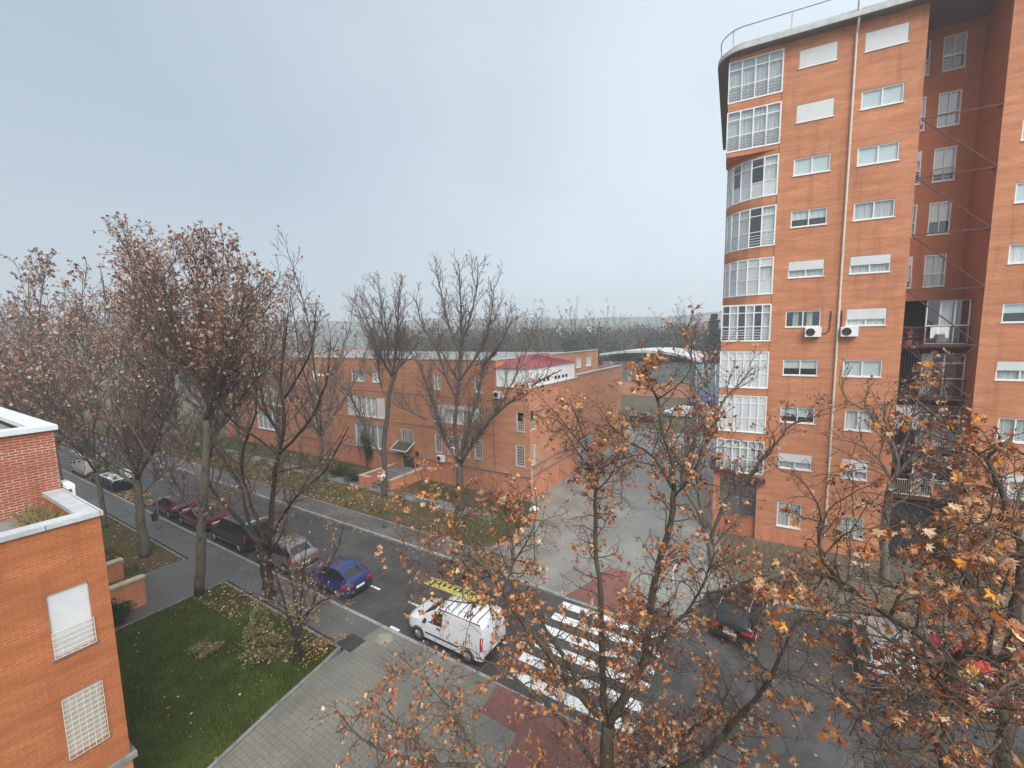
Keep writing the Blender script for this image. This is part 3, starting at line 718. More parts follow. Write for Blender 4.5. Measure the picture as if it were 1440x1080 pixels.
for i in range(260):
    x,y,z = rr.gauss(0,.24),rr.gauss(0,.12),rr.uniform(.35,1.1); s_ = rr.uniform(.05,.1); v1 = Vector((rr.gauss(0,1),rr.gauss(0,1),rr.gauss(0,1))).normalized(); v2 = v1.orthogonal().normalized()
    c_ = Vector((x,y,z)); b.quad(tuple(c_-v1*s_),tuple(c_+v2*s_*.6),tuple(c_+v1*s_),tuple(c_-v2*s_*.6))
b.build('foliage', leaf('dark_red_leaves', [(0,(.05,.012,.02)),(.5,(.10,.03,.035)),(.85,(.2,.1,.1)),(1,(.5,.42,.4))]), bp)
# ------------------------------------------------------------------ the low brick building across the street
LB = thing('low_brick_building', 'long low brick apartment block with salmon plinth and a white roof room under red roofing', 'apartment block', (-16.65,29.65,0))
W0 = Wall(0,0,0); W1 = Wall(0,0,90); W2 = Wall(-3.15,0,90)
fops = []; specs = []
def fw(a0,a1,z0,z1,**k): fops.append((a0,a1,z0,z1)); specs.append(k)
def g4(z0,z1,n=4,m=7): return (z0+.04,z1-.04,n,m,.034)
fw(-1.25,-.48,5.9,7.55,inside=None,panes=1,grille=(5.92,6.75,4,4,.034)); fw(-1.35,-.5,2.98,4.76,inside=None,panes=1,grille=g4(2.98,4.76))
fw(-5.45,-4.65,8.95,10.25,inside='blind'); fw(-10.1,-9.3,8.95,10.4,inside='curtain')
for a in (-10.25,-8.87,-7.49,-6.11): 
    fw(a,a+1.3,5.95,7.6,inside='curtain_w',shut=.7 if a in (-10.25,-6.11) else .25, grille=(5.95,6.7,6,4,.034) if a < -10 or a > -7 else None)
for a,b in ((-10.2,-9.4),(-8.7,-7.9),(-7.3,-6.2),(-5.6,-4.75)): fw(a,b,3.0,4.72,inside=None,panes=1,grille=g4(3.0,4.72))
fw(-14.6,-13.0,3.35,4.8,inside=None,panes=2,grille=g4(3.35,4.8,7,8))
fw(-14.5,-13.05,.96,2.9,panes=1,inside=None,fmat='darkmetal',name='door',sill=False)
for off in (0,-19.5):
    fw(-22.6+off,-21.3+off,5.6,7.7,shut=1); fw(-21.2+off,-18.1+off,5.6,7.7,panes=4,inside='curtain_w'); fw(-18.0+off,-16.8+off,5.6,7.7,shut=1)
    fw(-21.7+off,-19.6+off,9.3,10.4,inside='curtain'); fw(-18.4+off,-17.2+off,9.3,10.5,inside='blind')
    fw(-21.6+off,-17.0+off,2.3,4.8,panes=4,inside='curtain')
    fw(-28.5+off,-27.5+off,5.9,7.5,inside='blind'); fw(-28.5+off,-27.5+off,3.0,4.7,inside=None,grille=g4(3,4.7)); fw(-28.5+off,-27.5+off,9.0,10.3,inside='blind')
wl = MB()
loA = [o for o in fops if o[3] < 9.4]; 
def clip(ops, a0, a1, z0, z1): return [o for o in ops if o[0] >= a0-.01 and o[1] <= a1+.01 and o[3] <= z1+.2 and o[1] > a0]
W0.face(wl, -50,-3.15,2.1,11.7,[o for o in fops if o[2] > 2])
W0.face(wl, -3.15,0,2.1,9.5,[o for o in fops if o[0] > -3 and o[2] > 2])
eops = [(.15,.95,6.05,7.72),(.2,.9,3.1,4.8)]
W1.face(wl, 0,9.85,2.1,9.5,eops); W1.face(wl, 9.85,24.2,.0,9.75,[(9.95,14.2,.3,3.1)])
uops = [(10.3,11.3,9.9,11.1),(16.9,18.5,9.9,11.15),(20,21.8,9.9,11.15)]
W2.face(wl, 0,24.2,9.3,11.75,uops)
wl.add([(-50,0,0),(-50,24.2,0),(-50,24.2,11.7),(-50,0,11.7)],[(0,1,2,3)]); wl.add([(-50,24.2,0),(0,24.2,0),(0,24.2,9.75),(-50,24.2,9.75)],[(0,1,2,3)])
wl.build('wall', M['brick_low'], LB)
for o_,k in zip(fops,specs): window(W0, LB, *o_, **k)
for o_ in eops: window(W1, LB, *o_, inside=None, panes=1, grille=(o_[2]+.03,o_[2]+(.8 if o_[2] > 5 else 1.65),3,4 if o_[2] > 5 else 7,.034))
for i,o_ in enumerate(uops): window(W2, LB, *o_, inside='curtain_w')
gd = MB(); W1.box(gd, 9.97,14.18,-.1,-.04,.05,3.08)
for i in range(5): W1.box(gd, 10.0+i*.84,10.04+i*.84,-.04,-.015,.1,3.0)
gd.build('garage_door', plain('grey_blue_door', (.25,.29,.34), .5), LB)
p = MB(); W0.box(p, -50,-14.55,-.05,.04,0,2.1); W0.box(p, -13.0,.04,-.05,.04,0,2.1); W1.box(p, .0,9.85,-.05,.04,-.05,2.1); p.build('plinth', M['plinth'], LB)
W0d = MB(); W0d.box(-14.55,-13.0,-.04,.05,0,.95); W0d.build('door_sill', M['concrete'], LB)
l = MB(); W0.box(l, -50,-14.6,-.03,.1,2.1,2.2); W0.box(l, -12.95,.1,-.03,.1,2.1,2.2); W1.box(l, .03,9.8,-.03,.09,2.1,2.2); W1.box(l, .03,9.8,-.03,.05,2.88,2.95)
l.build('ledge', M['concrete'] if False else M['soffit'], LB)
c_ = MB(); c_.box(-50,-3.1,-.06,.3,11.7,11.8); c_.box(-3.4,-3.08,.3,24.2,11.75,11.85); c_.box(-3.08,.06,-.06,.3,9.5,9.58); c_.box(-.28,.06,.3,9.85,9.5,9.58); c_.box(-.28,.08,9.85,24.2,9.75,9.86)
c_.build('parapet_cap', M['coping'], LB)
rf = MB(); rf.quad((-50,.3,11.45),(-3.2,.3,11.45),(-3.2,24.2,11.45),(-50,24.2,11.45)); rf.quad((-3.15,.3,9.3),(-.2,.3,9.3),(-.2,24.2,9.3),(-3.15,24.2,9.3)); rf.build('flat_roof', M['plaza_far'], LB)
pp = MB()
for a in (-44,-36,-27,-18,-12): pp.box(a,a+.9,6,7,11.45,12.1)
pp.build('chimney', M['concrete'], LB)
# white roof room with a red roof
en = MB(); E0 = Wall(-3.1,.03,0); E1 = Wall(.0,.03,90)
for a in (0,1.0,2.05,3.08): E0.box(en, a-.03,a+.03,-.03,.03,9.58,11.1)
for a in (0.05,2.3,4.5,6.8,9.0): E1.box(en, a-.03,a+.03,-.03,.03,9.58,11.1)
for z in (9.62,11.07): E0.box(en, .03,3.05,-.03,.03,z-.04,z+.04); E1.box(en, .08,8.97,-.03,.03,z-.04,z+.04)
ef = en.build('roof_room', M['white'], LB)
pn = MB(); E0.box(pn, .03,3.05,-.02,.0,9.66,11.03); E1.box(pn, .08,8.97,-.02,.0,9.66,11.03); pn.build('white_panel', M['white'], ef)
vw = MB()
for a in (1.6,2.35,3.1,4.6,5.3,6.2,6.9): E1.box(vw, a,a+.5,-.01,.012,9.85,10.12)
vw.build('vent_window', M['carglass'], ef)
rr_ = MB(); rr_.add([(-3.2,-.1,11.12),(.12,-.1,11.12),(.12,9.3,11.12),(-3.2,9.3,11.12),(-3.2,4.2,12.0),(-1.9,4.2,12.0),(-3.2,9.3,12.0)], [(0,1,5,4),(1,2,5),(2,3,6),(2,6,4,5)])
for i in range(11): y = .2+i*.85; f_ = min(1,max(0,(y)/4.2)); rr_.bar((.1,y,11.15),(-1.8,4.2+(y-4.2)*.15,12.02),.04)
rr_.build('red_roof', plain('red_roof_sheet', (.22,.045,.048), .6, var=.35, scale=3), ef)
gt = MB(); gt.tube([(.1,.1,2.95),(.1,.1,.1)], .035, 6); gt.build('downpipe', M['offwhite'], LB)
for a in (-3.35,-16.2,-24.2,-31): gt = MB(); gt.tube([(a,-.07,11.6),(a,-.07,2.25)], .045, 6); gt.build('downpipe', M['brick_dark'], LB)
for z in (5.35,8.35): gt = MB(); gt.tube([(-50,-.025,z),(-30,-.025,z-.04),(-16,-.025,z),(-3.4,-.025,z-.03)], .014, 4); gt.build('facade_cable', M['darkmetal'], LB)
# entrance: low salmon walls, landing, canopy
for x0,x1,y0,y1 in ((-15.6,-15.3,-4.2,-.06),(-12.1,-11.8,-4.2,-.06),(-15.6,-14.3,-4.55,-4.21)):
    en = MB(); en.box(x0,x1,y0,y1,0,1.15); ew = en.build('entrance_wall', M['plinth'], LB)
    en = MB(); en.box(x0-.06,x1+.06,y0-.005,y1,1.151,1.22); en.build('cap', M['cap'], ew)
st = MB(); st.box(-15.29,-12.11,-1.6,-.06,.14,.9)
for i in range(5): st.box(-15.29,-12.11,-1.9-.3*i,-1.6-.3*i,.14,.75-.15*i)
st.build('entrance_steps', M['edging'], LB)
ca = MB(); ca.add([(-15.0,-1.15,2.9),(-12.9,-1.15,2.9),(-12.9,-.03,3.5),(-15.0,-.03,3.5),(-15.0,-1.15,2.97),(-12.9,-1.15,2.97),(-12.9,-.03,3.57),(-15.0,-.03,3.57)], [(0,3,2,1),(4,5,6,7),(0,1,5,4),(1,2,6,5),(2,3,7,6),(3,0,4,7)])

cf = ca.build('door_canopy', plain('green_tinted_canopy', (.05,.065,.035), .3), LB)
ca = MB(); ca.bar((-15.03,-1.18,2.93),(-12.87,-1.18,2.93),.07); ca.bar((-12.87,-1.15,2.95),(-12.87,0,3.58),.06); ca.bar((-15.03,-1.15,2.95),(-15.03,0,3.58),.06); ca.build('canopy_frame', M['white'], cf)
mb_ = MB(); mb_.box(-12.75,-12.35,-.08,.0,2.3,2.75); mb_.box(-12.78,-12.4,-.08,0,1.2,1.7); mb_.build('letter_box', M['rustmetal'], LB)
mb_ = MB(); W0.box(mb_, -11.75,-11.3,.04,.08,.95,1.75); mb_.build('meter_box', M['greymetal'], LB)
ac_unit(None, 0, 2.25, 'white air conditioner low on the long brick front beside the grilled windows', 1, False, 0, (-26.05,29.65))
ac_unit(None, 0, 8.6, 'white air conditioner just below the white roof room of the long brick block', 1, False, 0, (-19.5,29.65))

# ------------------------------------------------------------------ near left brick building
NB = thing('near_brick_building', 'orange brick building at the left edge with shuttered grilled windows and pale copings', 'brick building', (-15.04,3.5,0))
N1 = Wall(0,-13,90); N0 = Wall(0,0,180)
nops = [(11.85,12.62,5.84,7.53),(11.85,12.62,3.06,4.74)]
wl = MB(); N1.face(wl, 0,13,2.2,9.17,nops,.2)
N0.face(wl, 0,60,2.2,9.17,[]); wl.build('wall', M['brick_near'], NB)
wa = window(N1, NB, *nops[0], shut=1, panes=2, fd=-.10, shmat='shutter_near', sillmat='soffit', grille=(5.86,6.55,5,5,.015), sill=True)
wb = window(N1, NB, *nops[1], shut=1, panes=2, fd=-.10, sillmat='soffit', grille=(3.05,4.72,6,12,.012), sill=True, shmat='shutter_cream')
p = MB(); N1.box(p, 0,12.99,-.1,.03,0,2.02); N0.box(p, 0,60,-.1,.03,0,2.02); p.build('plinth', M['plinth'], NB)
l = MB(); N1.box(l, 0,13.12,-.03,.12,2.03,2.19); N0.box(l, .0,60,-.03,.12,2.03,2.19); l.build('ledge', M['edging'], NB)
c_ = MB(); c_.box(-.38,.06,-13,-.38,9.18,9.3); c_.box(-3.46,.06,-.38,.06,9.18,9.3); c_.box(-60,-3.46,-.38,.06,9.18,9.3) if False else None
c_.build('parapet_coping', M['coping'], NB)
c_ = MB(); c_.box(-.36,-.32,-13,-.36,8.7,9.18); c_.box(-3.46,-.36,-.36,-.32,8.7,9.18); c_.build('parapet_inner_face', M['brick_near'], NB)
tf = MB(); tf.quad((-3.46,-13,8.72),(-.34,-13,8.72),(-.34,-.34,8.72),(-3.46,-.34,8.72)); tf.build('terrace_floor', M['edging'], NB)
ub = MB(); B1 = Wall(-3.46,-13,90); B1.face(ub, 0,13.03,8.7,11.12,[]); B0 = Wall(-3.46,.03,180); B0.face(ub, 0,14,8.7,11.12,[]); ub.build('roof_storey', M['brick_box'], NB)
uc = MB(); uc.box(-3.95,-3.38,-13,.12,11.13,11.27); uc.box(-18,-3.95,-.4,.12,11.13,11.27); uc.build('roof_storey_coping', plain('pale_blue_white_coping', (.60,.68,.70), .5, var=.08), NB)
ur = MB(); ur.quad((-18,-13,11.0),(-3.95,-13,11.0),(-3.95,-.4,11.0),(-18,-.4,11.0)); ur.box(-9.5,-8.9,-7,-.9,11.0,11.35); ur.box(-13,-12,-7,-1.2,11.0,11.6); ur.build('upper_flat_roof', M['plaza_far'], NB)
wbx = MB(); 
wbx.box(-3.9,-3.02,.07,.24,9.32,9.44); wbx.bar((-3.05,.2,9.32),(-3.05,.2,8.4),.06); wbx.bar((-3.9,.2,9.32),(-3.9,.2,8.4),.06); wbx.build('balcony_awning', M['white'], NB)
gp = thing('dry_grass_plant', 'tuft of straw coloured grass in the corner of the near roof terrace', 'plant', (-16.4,2.75,8.72))
gm = MB(); rr = random.Random(9)
for i in range(420):
    x,y = rr.gauss(-.4,.5),rr.gauss(0,.13); h = rr.uniform(.25,.62); a = rr.uniform(0,6.28); b_ = rr.uniform(.02,.3)
    dx,dy = math.cos(a),math.sin(a); w_ = .006
    gm.add([(x-dy*w_,y+dx*w_,0),(x+dy*w_,y-dx*w_,0),(x+dx*b_*.4+dy*w_,y+dy*b_*.4-dx*w_,h*.65),(x+dx*b_,y+dy*b_,h)], [(0,1,2),(0,2,3)])
gm.build('blades', M['drygrass'], gp); gs = MB(); gs.box(-1.5,.6,-.28,.28,0,.05); gs.build('soil', M['dirt'], gp)
# low garden walls at its entrance
def low_wall(x,y0,y1,h,label):
    t = thing('garden_wall', label, 'garden wall', (x,y0,.1), 0, 'low garden walls by the entrance path')
    b = MB(); b.box(-.15,.15,0,y1-y0,0,h); b.build('wall', M['plinth'], t); b = MB(); b.box(-.2,.2,0,y1-y0+.05,h+.001,h+.1); b.build('cap', M['cap'], t)
low_wall(-27.6,3.6,7.75,1.45,'salmon garden wall with a pale cap along the lawn, nearer of the two by the entrance path')
low_wall(-31.75,3.6,8.05,1.1,'salmon garden wall with a pale cap on the far side of the entrance path')

# ------------------------------------------------------------------ far sports hall
SH = thing('sports_hall', 'distant hall with a shallow white arched roof edge above a grey glazed front', 'sports hall', (-24.5,95,0))
n = 24; rf = MB(); fr_ = MB(); 
def za(x): t = x/11.5; return 10.2 - 1.9*t*t if x > 0 else 10.2-.75*(x/10)**2
for i in range(n):
    x0 = -10+21.5*i/n; x1 = -10+21.5*(i+1)/n
    rf.add([(x0,0,za(x0)-.5),(x1,0,za(x1)-.5),(x1,0,za(x1)),(x0,0,za(x0)),(x0,22,za(x0)-.5),(x1,22,za(x1)-.5),(x1,22,za(x1)),(x0,22,za(x0))], [(0,1,2,3),(3,2,6,7),(0,4,5,1),(4,7,6,5)])
rf.build('arched_roof', M['hallroof'], SH)
b = MB(); b.box(-9.6,10.6,1.2,21,0,7.6); b.build('front_wall', plain('grey_green_glazing', (.16,.19,.18), .35, var=.3, scale=.4), SH)
b = MB()
for i in range(15): b.box(-9.6+i*1.44,-9.45+i*1.44,1.05,1.2,3.2,7.6)
for z in (3.2,5.0,6.6): b.box(-9.6,10.6,1.08,1.2,z,z+.14)
b.build('glazing_bar', M['greymetal'], SH)
b = MB(); b.box(-9.6,10.7,.9,1.2,0,3.0); b.build('base_wall', M['brick_low'], SH)
b = MB(); b.box(10.8,14.6,0,6,0,7.2); b.build('glass_annex', plain('blue_grey_glass', (.16,.24,.30), .2, var=.2, scale=.5), SH)
b = MB(); 
for i in range(4): b.box(10.8+i*1.22,10.95+i*1.22,-.08,0,3.0,7.2)
b.build('annex_frame', M['white'], SH)
# ------------------------------------------------------------------ vehicles
def paint(name, col, rough=.28, metal=.0): 
    t = NT(name); v = t.coord('Object'); n_ = t.noise(v, 2.5, 4); c = t.ramp(n_, [(.3,tuple(x*.9 for x in col)),(.7,col)])
    t.pbr(c, rough, metal, coat=.8); return t.mat
M['tyre'] = plain('black_rubber', (.018,.018,.018), .85); M['rim'] = plain('alloy_rim', (.45,.45,.46), .35, .8)
M['plastic'] = plain('black_plastic_trim', (.02,.02,.022), .55); M['tail'] = plain('red_tail_lens', (.42,.015,.018), .15, coat=.6); M['head'] = plain('clear_lamp_lens', (.62,.64,.66), .1, coat=.8)
M['plate'] = plain('white_plate', (.72,.72,.70), .4); M['yellow'] = plain('yellow_fibreglass', (.66,.58,.14), .5, var=.15)
def car(name, label, cat, loc, rz, L, Wd, H, col, style, roofcol=None, group=None, wheelr=.32, plate=True, rails=False, sidewins=True):
    """x runs from the nose (0) back to the tail (L); rz turns the nose"""
    t = thing(name, label, cat, loc, rz, group); hw = Wd/2
    if style == 'van':   # x, z bottom, z top, half width low, at belt, at cant, belt z
        S = [(0,.3,.80,.70,.68,.52,.66),(.07,.24,.93,.82,.78,.6,.80),(.3,.2,1.04,.95,.90,.70,.92),(.72,.2,1.13,1,.95,.78,1.0),(.92,.2,1.2,1,.97,.81,1.02),(1.8,.2,H-.09,1,.98,.84,1.05),(2.25,.2,H-.01,1,.985,.85,1.08),(3.2,.2,H,1,.985,.86,1.1),(L-.25,.22,H-.02,1,.98,.85,1.1),(L-.06,.26,H-.14,.98,.96,.83,1.1),(L,.36,H-.4,.95,.93,.8,1.05)]
        cowl, rf0, rf1 = 4, 5, 8
    elif style == 'suv':
        S = [(0,.34,.72,.68,.66,.5,.6),(.12,.24,.88,.84,.82,.62,.76),(.55,.22,.98,.97,.94,.74,.88),(1.1,.22,1.05,1,.96,.78,.95),(1.28,.22,1.1,1,.96,.8,.97),(1.95,.22,H-.06,1,.95,.74,1.0),(2.4,.22,H,1,.95,.74,1.0),(3.3,.22,H-.01,1,.95,.74,1.02),(L-.75,.24,H-.07,1,.94,.73,1.04),(L-.22,.26,1.12,.99,.93,.76,1.03),(L-.05,.3,1.0,.95,.9,.7,.95),(L,.4,.85,.92,.88,.66,.8)]
        cowl, rf0, rf1 = 4, 5, 8
    else: # hatch
        S = [(0,.34,.66,.68,.66,.5,.56),(.12,.22,.8,.84,.82,.6,.7),(.55,.2,.9,.97,.94,.72,.8),(1.05,.2,.97,1,.96,.78,.88),(1.2,.2,1.02,1,.96,.79,.9),(1.95,.2,H-.07,1,.94,.7,.93),(2.35,.2,H,1,.94,.69,.94),(3.0,.2,H-.02,1,.94,.69,.96),(L-.72,.22,H-.1,1,.93,.68,.98),(L-.2,.24,1.06,.98,.92,.72,.97),(L-.05,.28,.93,.95,.9,.68,.88),(L,.38,.78,.92,.88,.64,.72)]
        cowl, rf0, rf1 = 4, 5, 8
    last = rf1+1
    def half(s):
        x,zb,zt,wl,wb,wc,zbelt = s; zc = zt-.05 if zt-zbelt > .15 else zbelt+(zt-zbelt)*.6
        return [(0,zb),(wl*hw*.9,zb),(wl*hw,zb+.1),(max(wl,wb)*hw,(zb+zbelt)*.5),(wb*hw,zbelt),(wc*hw+(wb-wc)*hw*.0,zc),(wc*hw*.72,zt-.012),(0,zt)]
    rings = [half(s) for s in S]; K = len(rings[0])
    mb = MB(); V = []
    for s,r in zip(S,rings):
        pts = [(s[0],-y,z) for y,z in r] + [(s[0],y,z) for y,z in r[-2:0:-1]]
        V += pts
    N = 2*K-2; fs = []
    for i in range(len(S)-1):
        for j in range(N): fs.append((i*N+j, i*N+(j+1)%N, (i+1)*N+(j+1)%N, (i+1)*N+j))
    fs.append(tuple(range(N))[::-1]); fs.append(tuple((len(S)-1)*N+j for j in range(N)))
    mb.add(V, fs)
    body = mb.build('body', col, t, smooth=True, uv=False)
    bm = bmesh.new(); bm.from_mesh(body.data); bmesh.ops.recalc_face_normals(bm, faces=bm.faces); bm.to_mesh(body.data); bm.free()
    ms = body.modifiers.new('edges', 'EDGE_SPLIT'); ms.split_angle = R(38)
    def lerp(x):
        for s0,s1,r0,r1 in zip(S,S[1:],rings,rings[1:]):
            if s0[0] <= x <= s1[0]:
                f = (x-s0[0])/(s1[0]-s0[0]); return [(a[0]+(b[0]-a[0])*f, a[1]+(b[1]-a[1])*f) for a,b in zip(r0,r1)]
        return rings[-1]
    def side(x, z, off=.006):
        r = lerp(x)
        for (y0,z0),(y1,z1) in zip(r[2:],r[3:]):
            if z0 <= z <= z1 and z1 > z0: return y0+(y1-y0)*(z-z0)/(z1-z0)+off
        return r[5][0]+off
    def panel(nm, mat, x0,x1,zl,zh,sgn,n=6,m=3,off=.006,par=t):
        """glass or trim lying on the body side, between the height curves zl(x) and zh(x)"""
        p = MB(); g_ = []
        for i in range(n+1):
            x = x0+(x1-x0)*i/n
            for j in range(m+1):
                z = zl(x)+(zh(x)-zl(x))*j/m; g_.append((x, sgn*side(x,z,off), z))
        for i in range(n):
            for j in range(m):
                q = (i*(m+1)+j,(i+1)*(m+1)+j,(i+1)*(m+1)+j+1,i*(m+1)+j+1); p.f.append(q if sgn < 0 else q[::-1]); p.m.append(0)
        p.v = g_; return p.build(nm, mat, par, smooth=True, uv=False)
    def top(nm, mat, i0, i1, f0, f1, w=.94, off=.008, k0=5):
        """panel over the top strips between stations i0 and i1 (fractions f0..f1 of that span)"""
        p = MB()
        def row(f):
            a,b = rings[i0],rings[i1]; xa,xb = S[i0][0],S[i1][0]; x = xa+(xb-xa)*f
            h = [((a[q][0]+(b[q][0]-a[q][0])*f)*w, a[q][1]+(b[q][1]-a[q][1])*f+off) for q in range(k0,K)]
            return [(x,-y,z) for y,z in h] + [(x,y,z) for y,z in h[-2::-1]]
        rows = [row(f0+(f1-f0)*q/4) for q in range(5)]; c = len(rows[0])
        p.v = [v for r in rows for v in r]
        for i in range(4):
            for j in range(c-1): p.f.append((i*c+j,i*c+j+1,(i+1)*c+j+1,(i+1)*c+j)); p.m.append(0)
        return p.build(nm, mat, t, smooth=True, uv=False)
    top('windshield', M['carglass'], cowl, rf0, .06, .93)
    if style != 'van': top('rear_window', M['carglass'], rf1, last, .1, .86, .92)
    if roofcol: top('roof', roofcol, rf0, rf1, .03, 1.0, .99, .012)
    belt = lambda x: lerp(x)[4][1]+.03
    cant = lambda x: lerp(x)[5][1]-.03
    x_a, x_b = S[cowl][0]+.18, S[last][0]-.2
    for sg in (-1,1):
        if style == 'van' and sidewins is True:
            panel('side_window', M['carglass'], 1.12,2.24,belt,lambda x: max(belt(x)+.05,min(cant(x)-.02,belt(x)+.05+(x-1.12)*.8, H-.2)),sg,8)
        else:
            xm = (x_a+x_b)/2-.1
            zt = lambda x: max(belt(x)+.03, min(cant(x), belt(x)+(x-x_a+.05)*1.0, belt(x)+(x_b+.12-x)*1.6))
            panel('side_window', M['carglass'], x_a,xm-.03,belt,zt,sg); panel('side_window', M['carglass'], xm+.03,x_b,belt,zt,sg)
        for xd in ((1.02,2.3,3.45) if style == 'van' else (1.3,2.35,3.25)):
            panel('door_seam', M['plastic'], xd-.006,xd+.006,lambda x:.34,lambda x: belt(x)-.04,sg,1,3,.003)
        d = MB(); xh = 2.05; d.box(xh-.1,xh+.1,-.02,.02,-.02,.02); d.build('door_handle', M['plastic'] if style == 'van' else col, t, loc=(0,sg*side(xh,.88,.01),.0)).location.z = belt(xh)-.13
        panel('sill_trim', M['plastic'], .75,L-.5,lambda x:S[4][1]+.0,lambda x:S[4][1]+.16,sg,4,1,.008)
        m_ = MB(); m_.add([(1.2,0,0),(1.32,0,0),(1.34,.17,.02),(1.24,.2,.02),(1.2,0,.14),(1.32,0,.14),(1.33,.17,.13),(1.25,.19,.12)] if sg > 0 else [(1.2,0,0),(1.24,-.2,.02),(1.34,-.17,.02),(1.32,0,0),(1.2,0,.14),(1.25,-.19,.12),(1.33,-.17,.13),(1.32,0,.14)], [(0,3,2,1),(4,5,6,7),(0,1,5,4),(1,2,6,5),(2,3,7,6),(3,0,4,7)])
        m_.build('wing_mirror', M['plastic'] if style == 'van' else col, t, loc=(0,sg*(side(1.3,belt(1.3))-.01),belt(1.3)))
        for xw in (.82,L-.78):
            y = sg*(hw+.004); wm = MB(); wd = -.2*sg
            wm.lathe((xw,y,wheelr), [(wheelr*.62,.0),(wheelr*.93,.012*sg),(wheelr,-.03*sg),(wheelr,wd)], 24, axis='y')
            wh = wm.build('wheel', M['tyre'], t, uv=False)
            rm = MB(); rm.lathe((xw,y,wheelr), [(0,.012*sg),(.07,.014*sg),(.08,-.005*sg),(wheelr*.55,-.012*sg),(wheelr*.63,.008*sg)], 20, axis='y')
            for q in range(5):
                a = q*1.2566; rm.bar((xw+.05*math.cos(a),y+.004*sg,wheelr+.05*math.sin(a)),(xw+wheelr*.6*math.cos(a),y+.004*sg,wheelr+wheelr*.6*math.sin(a)),.05,.02)
            rm.build('rim', M['rim'], wh, uv=False)
            ar = MB(); n_ = 18
            for q in range(n_):
                a0,a1 = math.pi*q/n_,math.pi*(q+1)/n_; r0,r1 = wheelr*1.0,wheelr*1.2; yy = sg*(hw+.003)
                P_ = [(xw+r*math.cos(a),yy,wheelr+r*math.sin(a)) for a in (a0,a1) for r in (r0,r1)]
                ar.add(P_, [(0,1,3,2)])
            ar.build('wheel_arch', M['plastic'], t, uv=False)
        hl = MB(); zl = S[1][2]; hl.add([(.02,sg*hw*.52,zl-.17),(.10,sg*hw*.8,zl-.15),(.42,sg*hw*.95,zl-.02),(.12,sg*hw*.62,zl-.03)], [(0,1,2,3) if sg < 0 else (3,2,1,0)]); 
        hl.v = [(x-.012,y*1.02,z+.012) for x,y,z in hl.v]; hl.build('headlight', M['head'], t)
        if style == 'van': panel('tail_light', M['tail'], L-.14,L-.01,lambda x:.8,lambda x:1.35,sg,2,2,.008)
        else: panel('tail_light', M['tail'], L-.42,L-.02,lambda x: .74,lambda x: .93 if style != 'suv' else 1.0,sg,3,2,.010)
    if style == 'suv' or style == 'hatch':
        for sg in (-1,1):
            tb = MB(); tb.box(L-.055,L+.012,min(sg*.5*hw,sg*.9*hw),max(sg*.5*hw,sg*.9*hw),.74,.86); tb.build('rear_lamp', M['tail'], t)
    bp_ = MB(); bp_.box(-.03,.1,-hw*.7,hw*.7,S[0][1]-.06,S[0][1]+.16); bp_.build('front_bumper', M['plastic'], t)
    bp_ = MB(); bp_.box(L-.1,L+.03,-hw*.86,hw*.86,S[-1][1]-.06,S[-1][1]+.14); bp_.build('rear_bumper', M['plastic'], t)
    if plate:
        b_ = MB(); b_.box(L+.031,L+.04,-.26,.26,S[-1][1]+.16,S[-1][1]+.28); pl_ = b_.build('number_plate', M['plate'], t)
        b_ = MB(); b_.box(L-.02,L+.031,-.28,.28,S[-1][1]+.14,S[-1][1]+.30); b_.build('plate_holder', M['plastic'], t)
    if style == 'van':
        for sg in (-1,1):
            panel('bumper_corner', M['plastic'], .02,.48,lambda x: lerp(x)[1][1]+.02,lambda x: lerp(x)[1][1]+.26,sg,5,2,.012)
            panel('rub_strip', M['plastic'], 1.25,L-1.25,lambda x:.52,lambda x:.6,sg,5,1,.012)
            panel('rear_corner', M['plastic'], L-.36,L-.02,lambda x: .3,lambda x:.52,sg,3,1,.012)
        gl_ = MB(); gl_.box(-.012,.06,-hw*.45,hw*.45,S[0][2]-.16,S[0][2]-.05); gl_.build('grille', M['plastic'], t)
    if rails:
        for sg in (-1,1):
            b_ = MB(); y = sg*hw*.66; b_.tube([(S[rf0][0]+.1,y,H-.08),(S[rf0][0]+.25,y,H+.03),(S[rf1][0]-.2,y,H+.02),(S[rf1][0],y,H-.1)], .018, 6); b_.build('roof_rail', M['greymetal'], t)
    return t
VG = 'cars parked along the near kerb'
vanw = paint('white_van_paint', (.74,.75,.78), .3)
V1 = car('parked_van', 'clean white panel van with a yellow ladder on its roof near the zebra crossing', 'van', (-14.1,13.98,0), 0, 4.4, 1.84, 1.86, vanw, 'van', group=VG)
rb = MB()
for i in range(7): 
    x = 2.0+i*.34; rb.tube([(x,-.72,1.84),(x,-.6,1.93),(x,.6,1.93),(x,.72,1.84)], .016, 6)
rb.build('roof_bar', M['darkmetal'], V1)
for y in (-.76,.76): sd_ = MB(); sd_.box(1.95,4.2,y-.02,y+.02,1.79,1.82); sd_.build('roof_gutter', M['plastic'], V1)
ld = thing('ladder', 'yellow fibreglass ladder lying along the far side of the white van roof', 'ladder', (-13.9,14.42,1.955), R(1))
b = MB()
for y in (-.23,.23):
    b.box(0,3.6,y-.015,y+.015,0,.07); yy = y*.8; b.box(.15,3.75,yy-.014,yy+.014,.075,.135)
b.build('rail', M['yellow'], ld)
b = MB()
for i in range(11): b.bar((.3+i*.31,-.22,.035),(.3+i*.31,.22,.035),.03); b.bar((.3+i*.31,-.18,.105),(.3+i*.31,.18,.105),.028)
b.build('rung', M['yellow'], ld)
car('parked_car', 'glossy royal blue hatchback parked at the kerb ahead of the white van, rear plate showing', 'car', (-22.45,14.0,0), 0, 4.05, 1.76, 1.5, paint('royal_blue_paint', (.008,.028,.115), .22), 'hatch', group=VG)
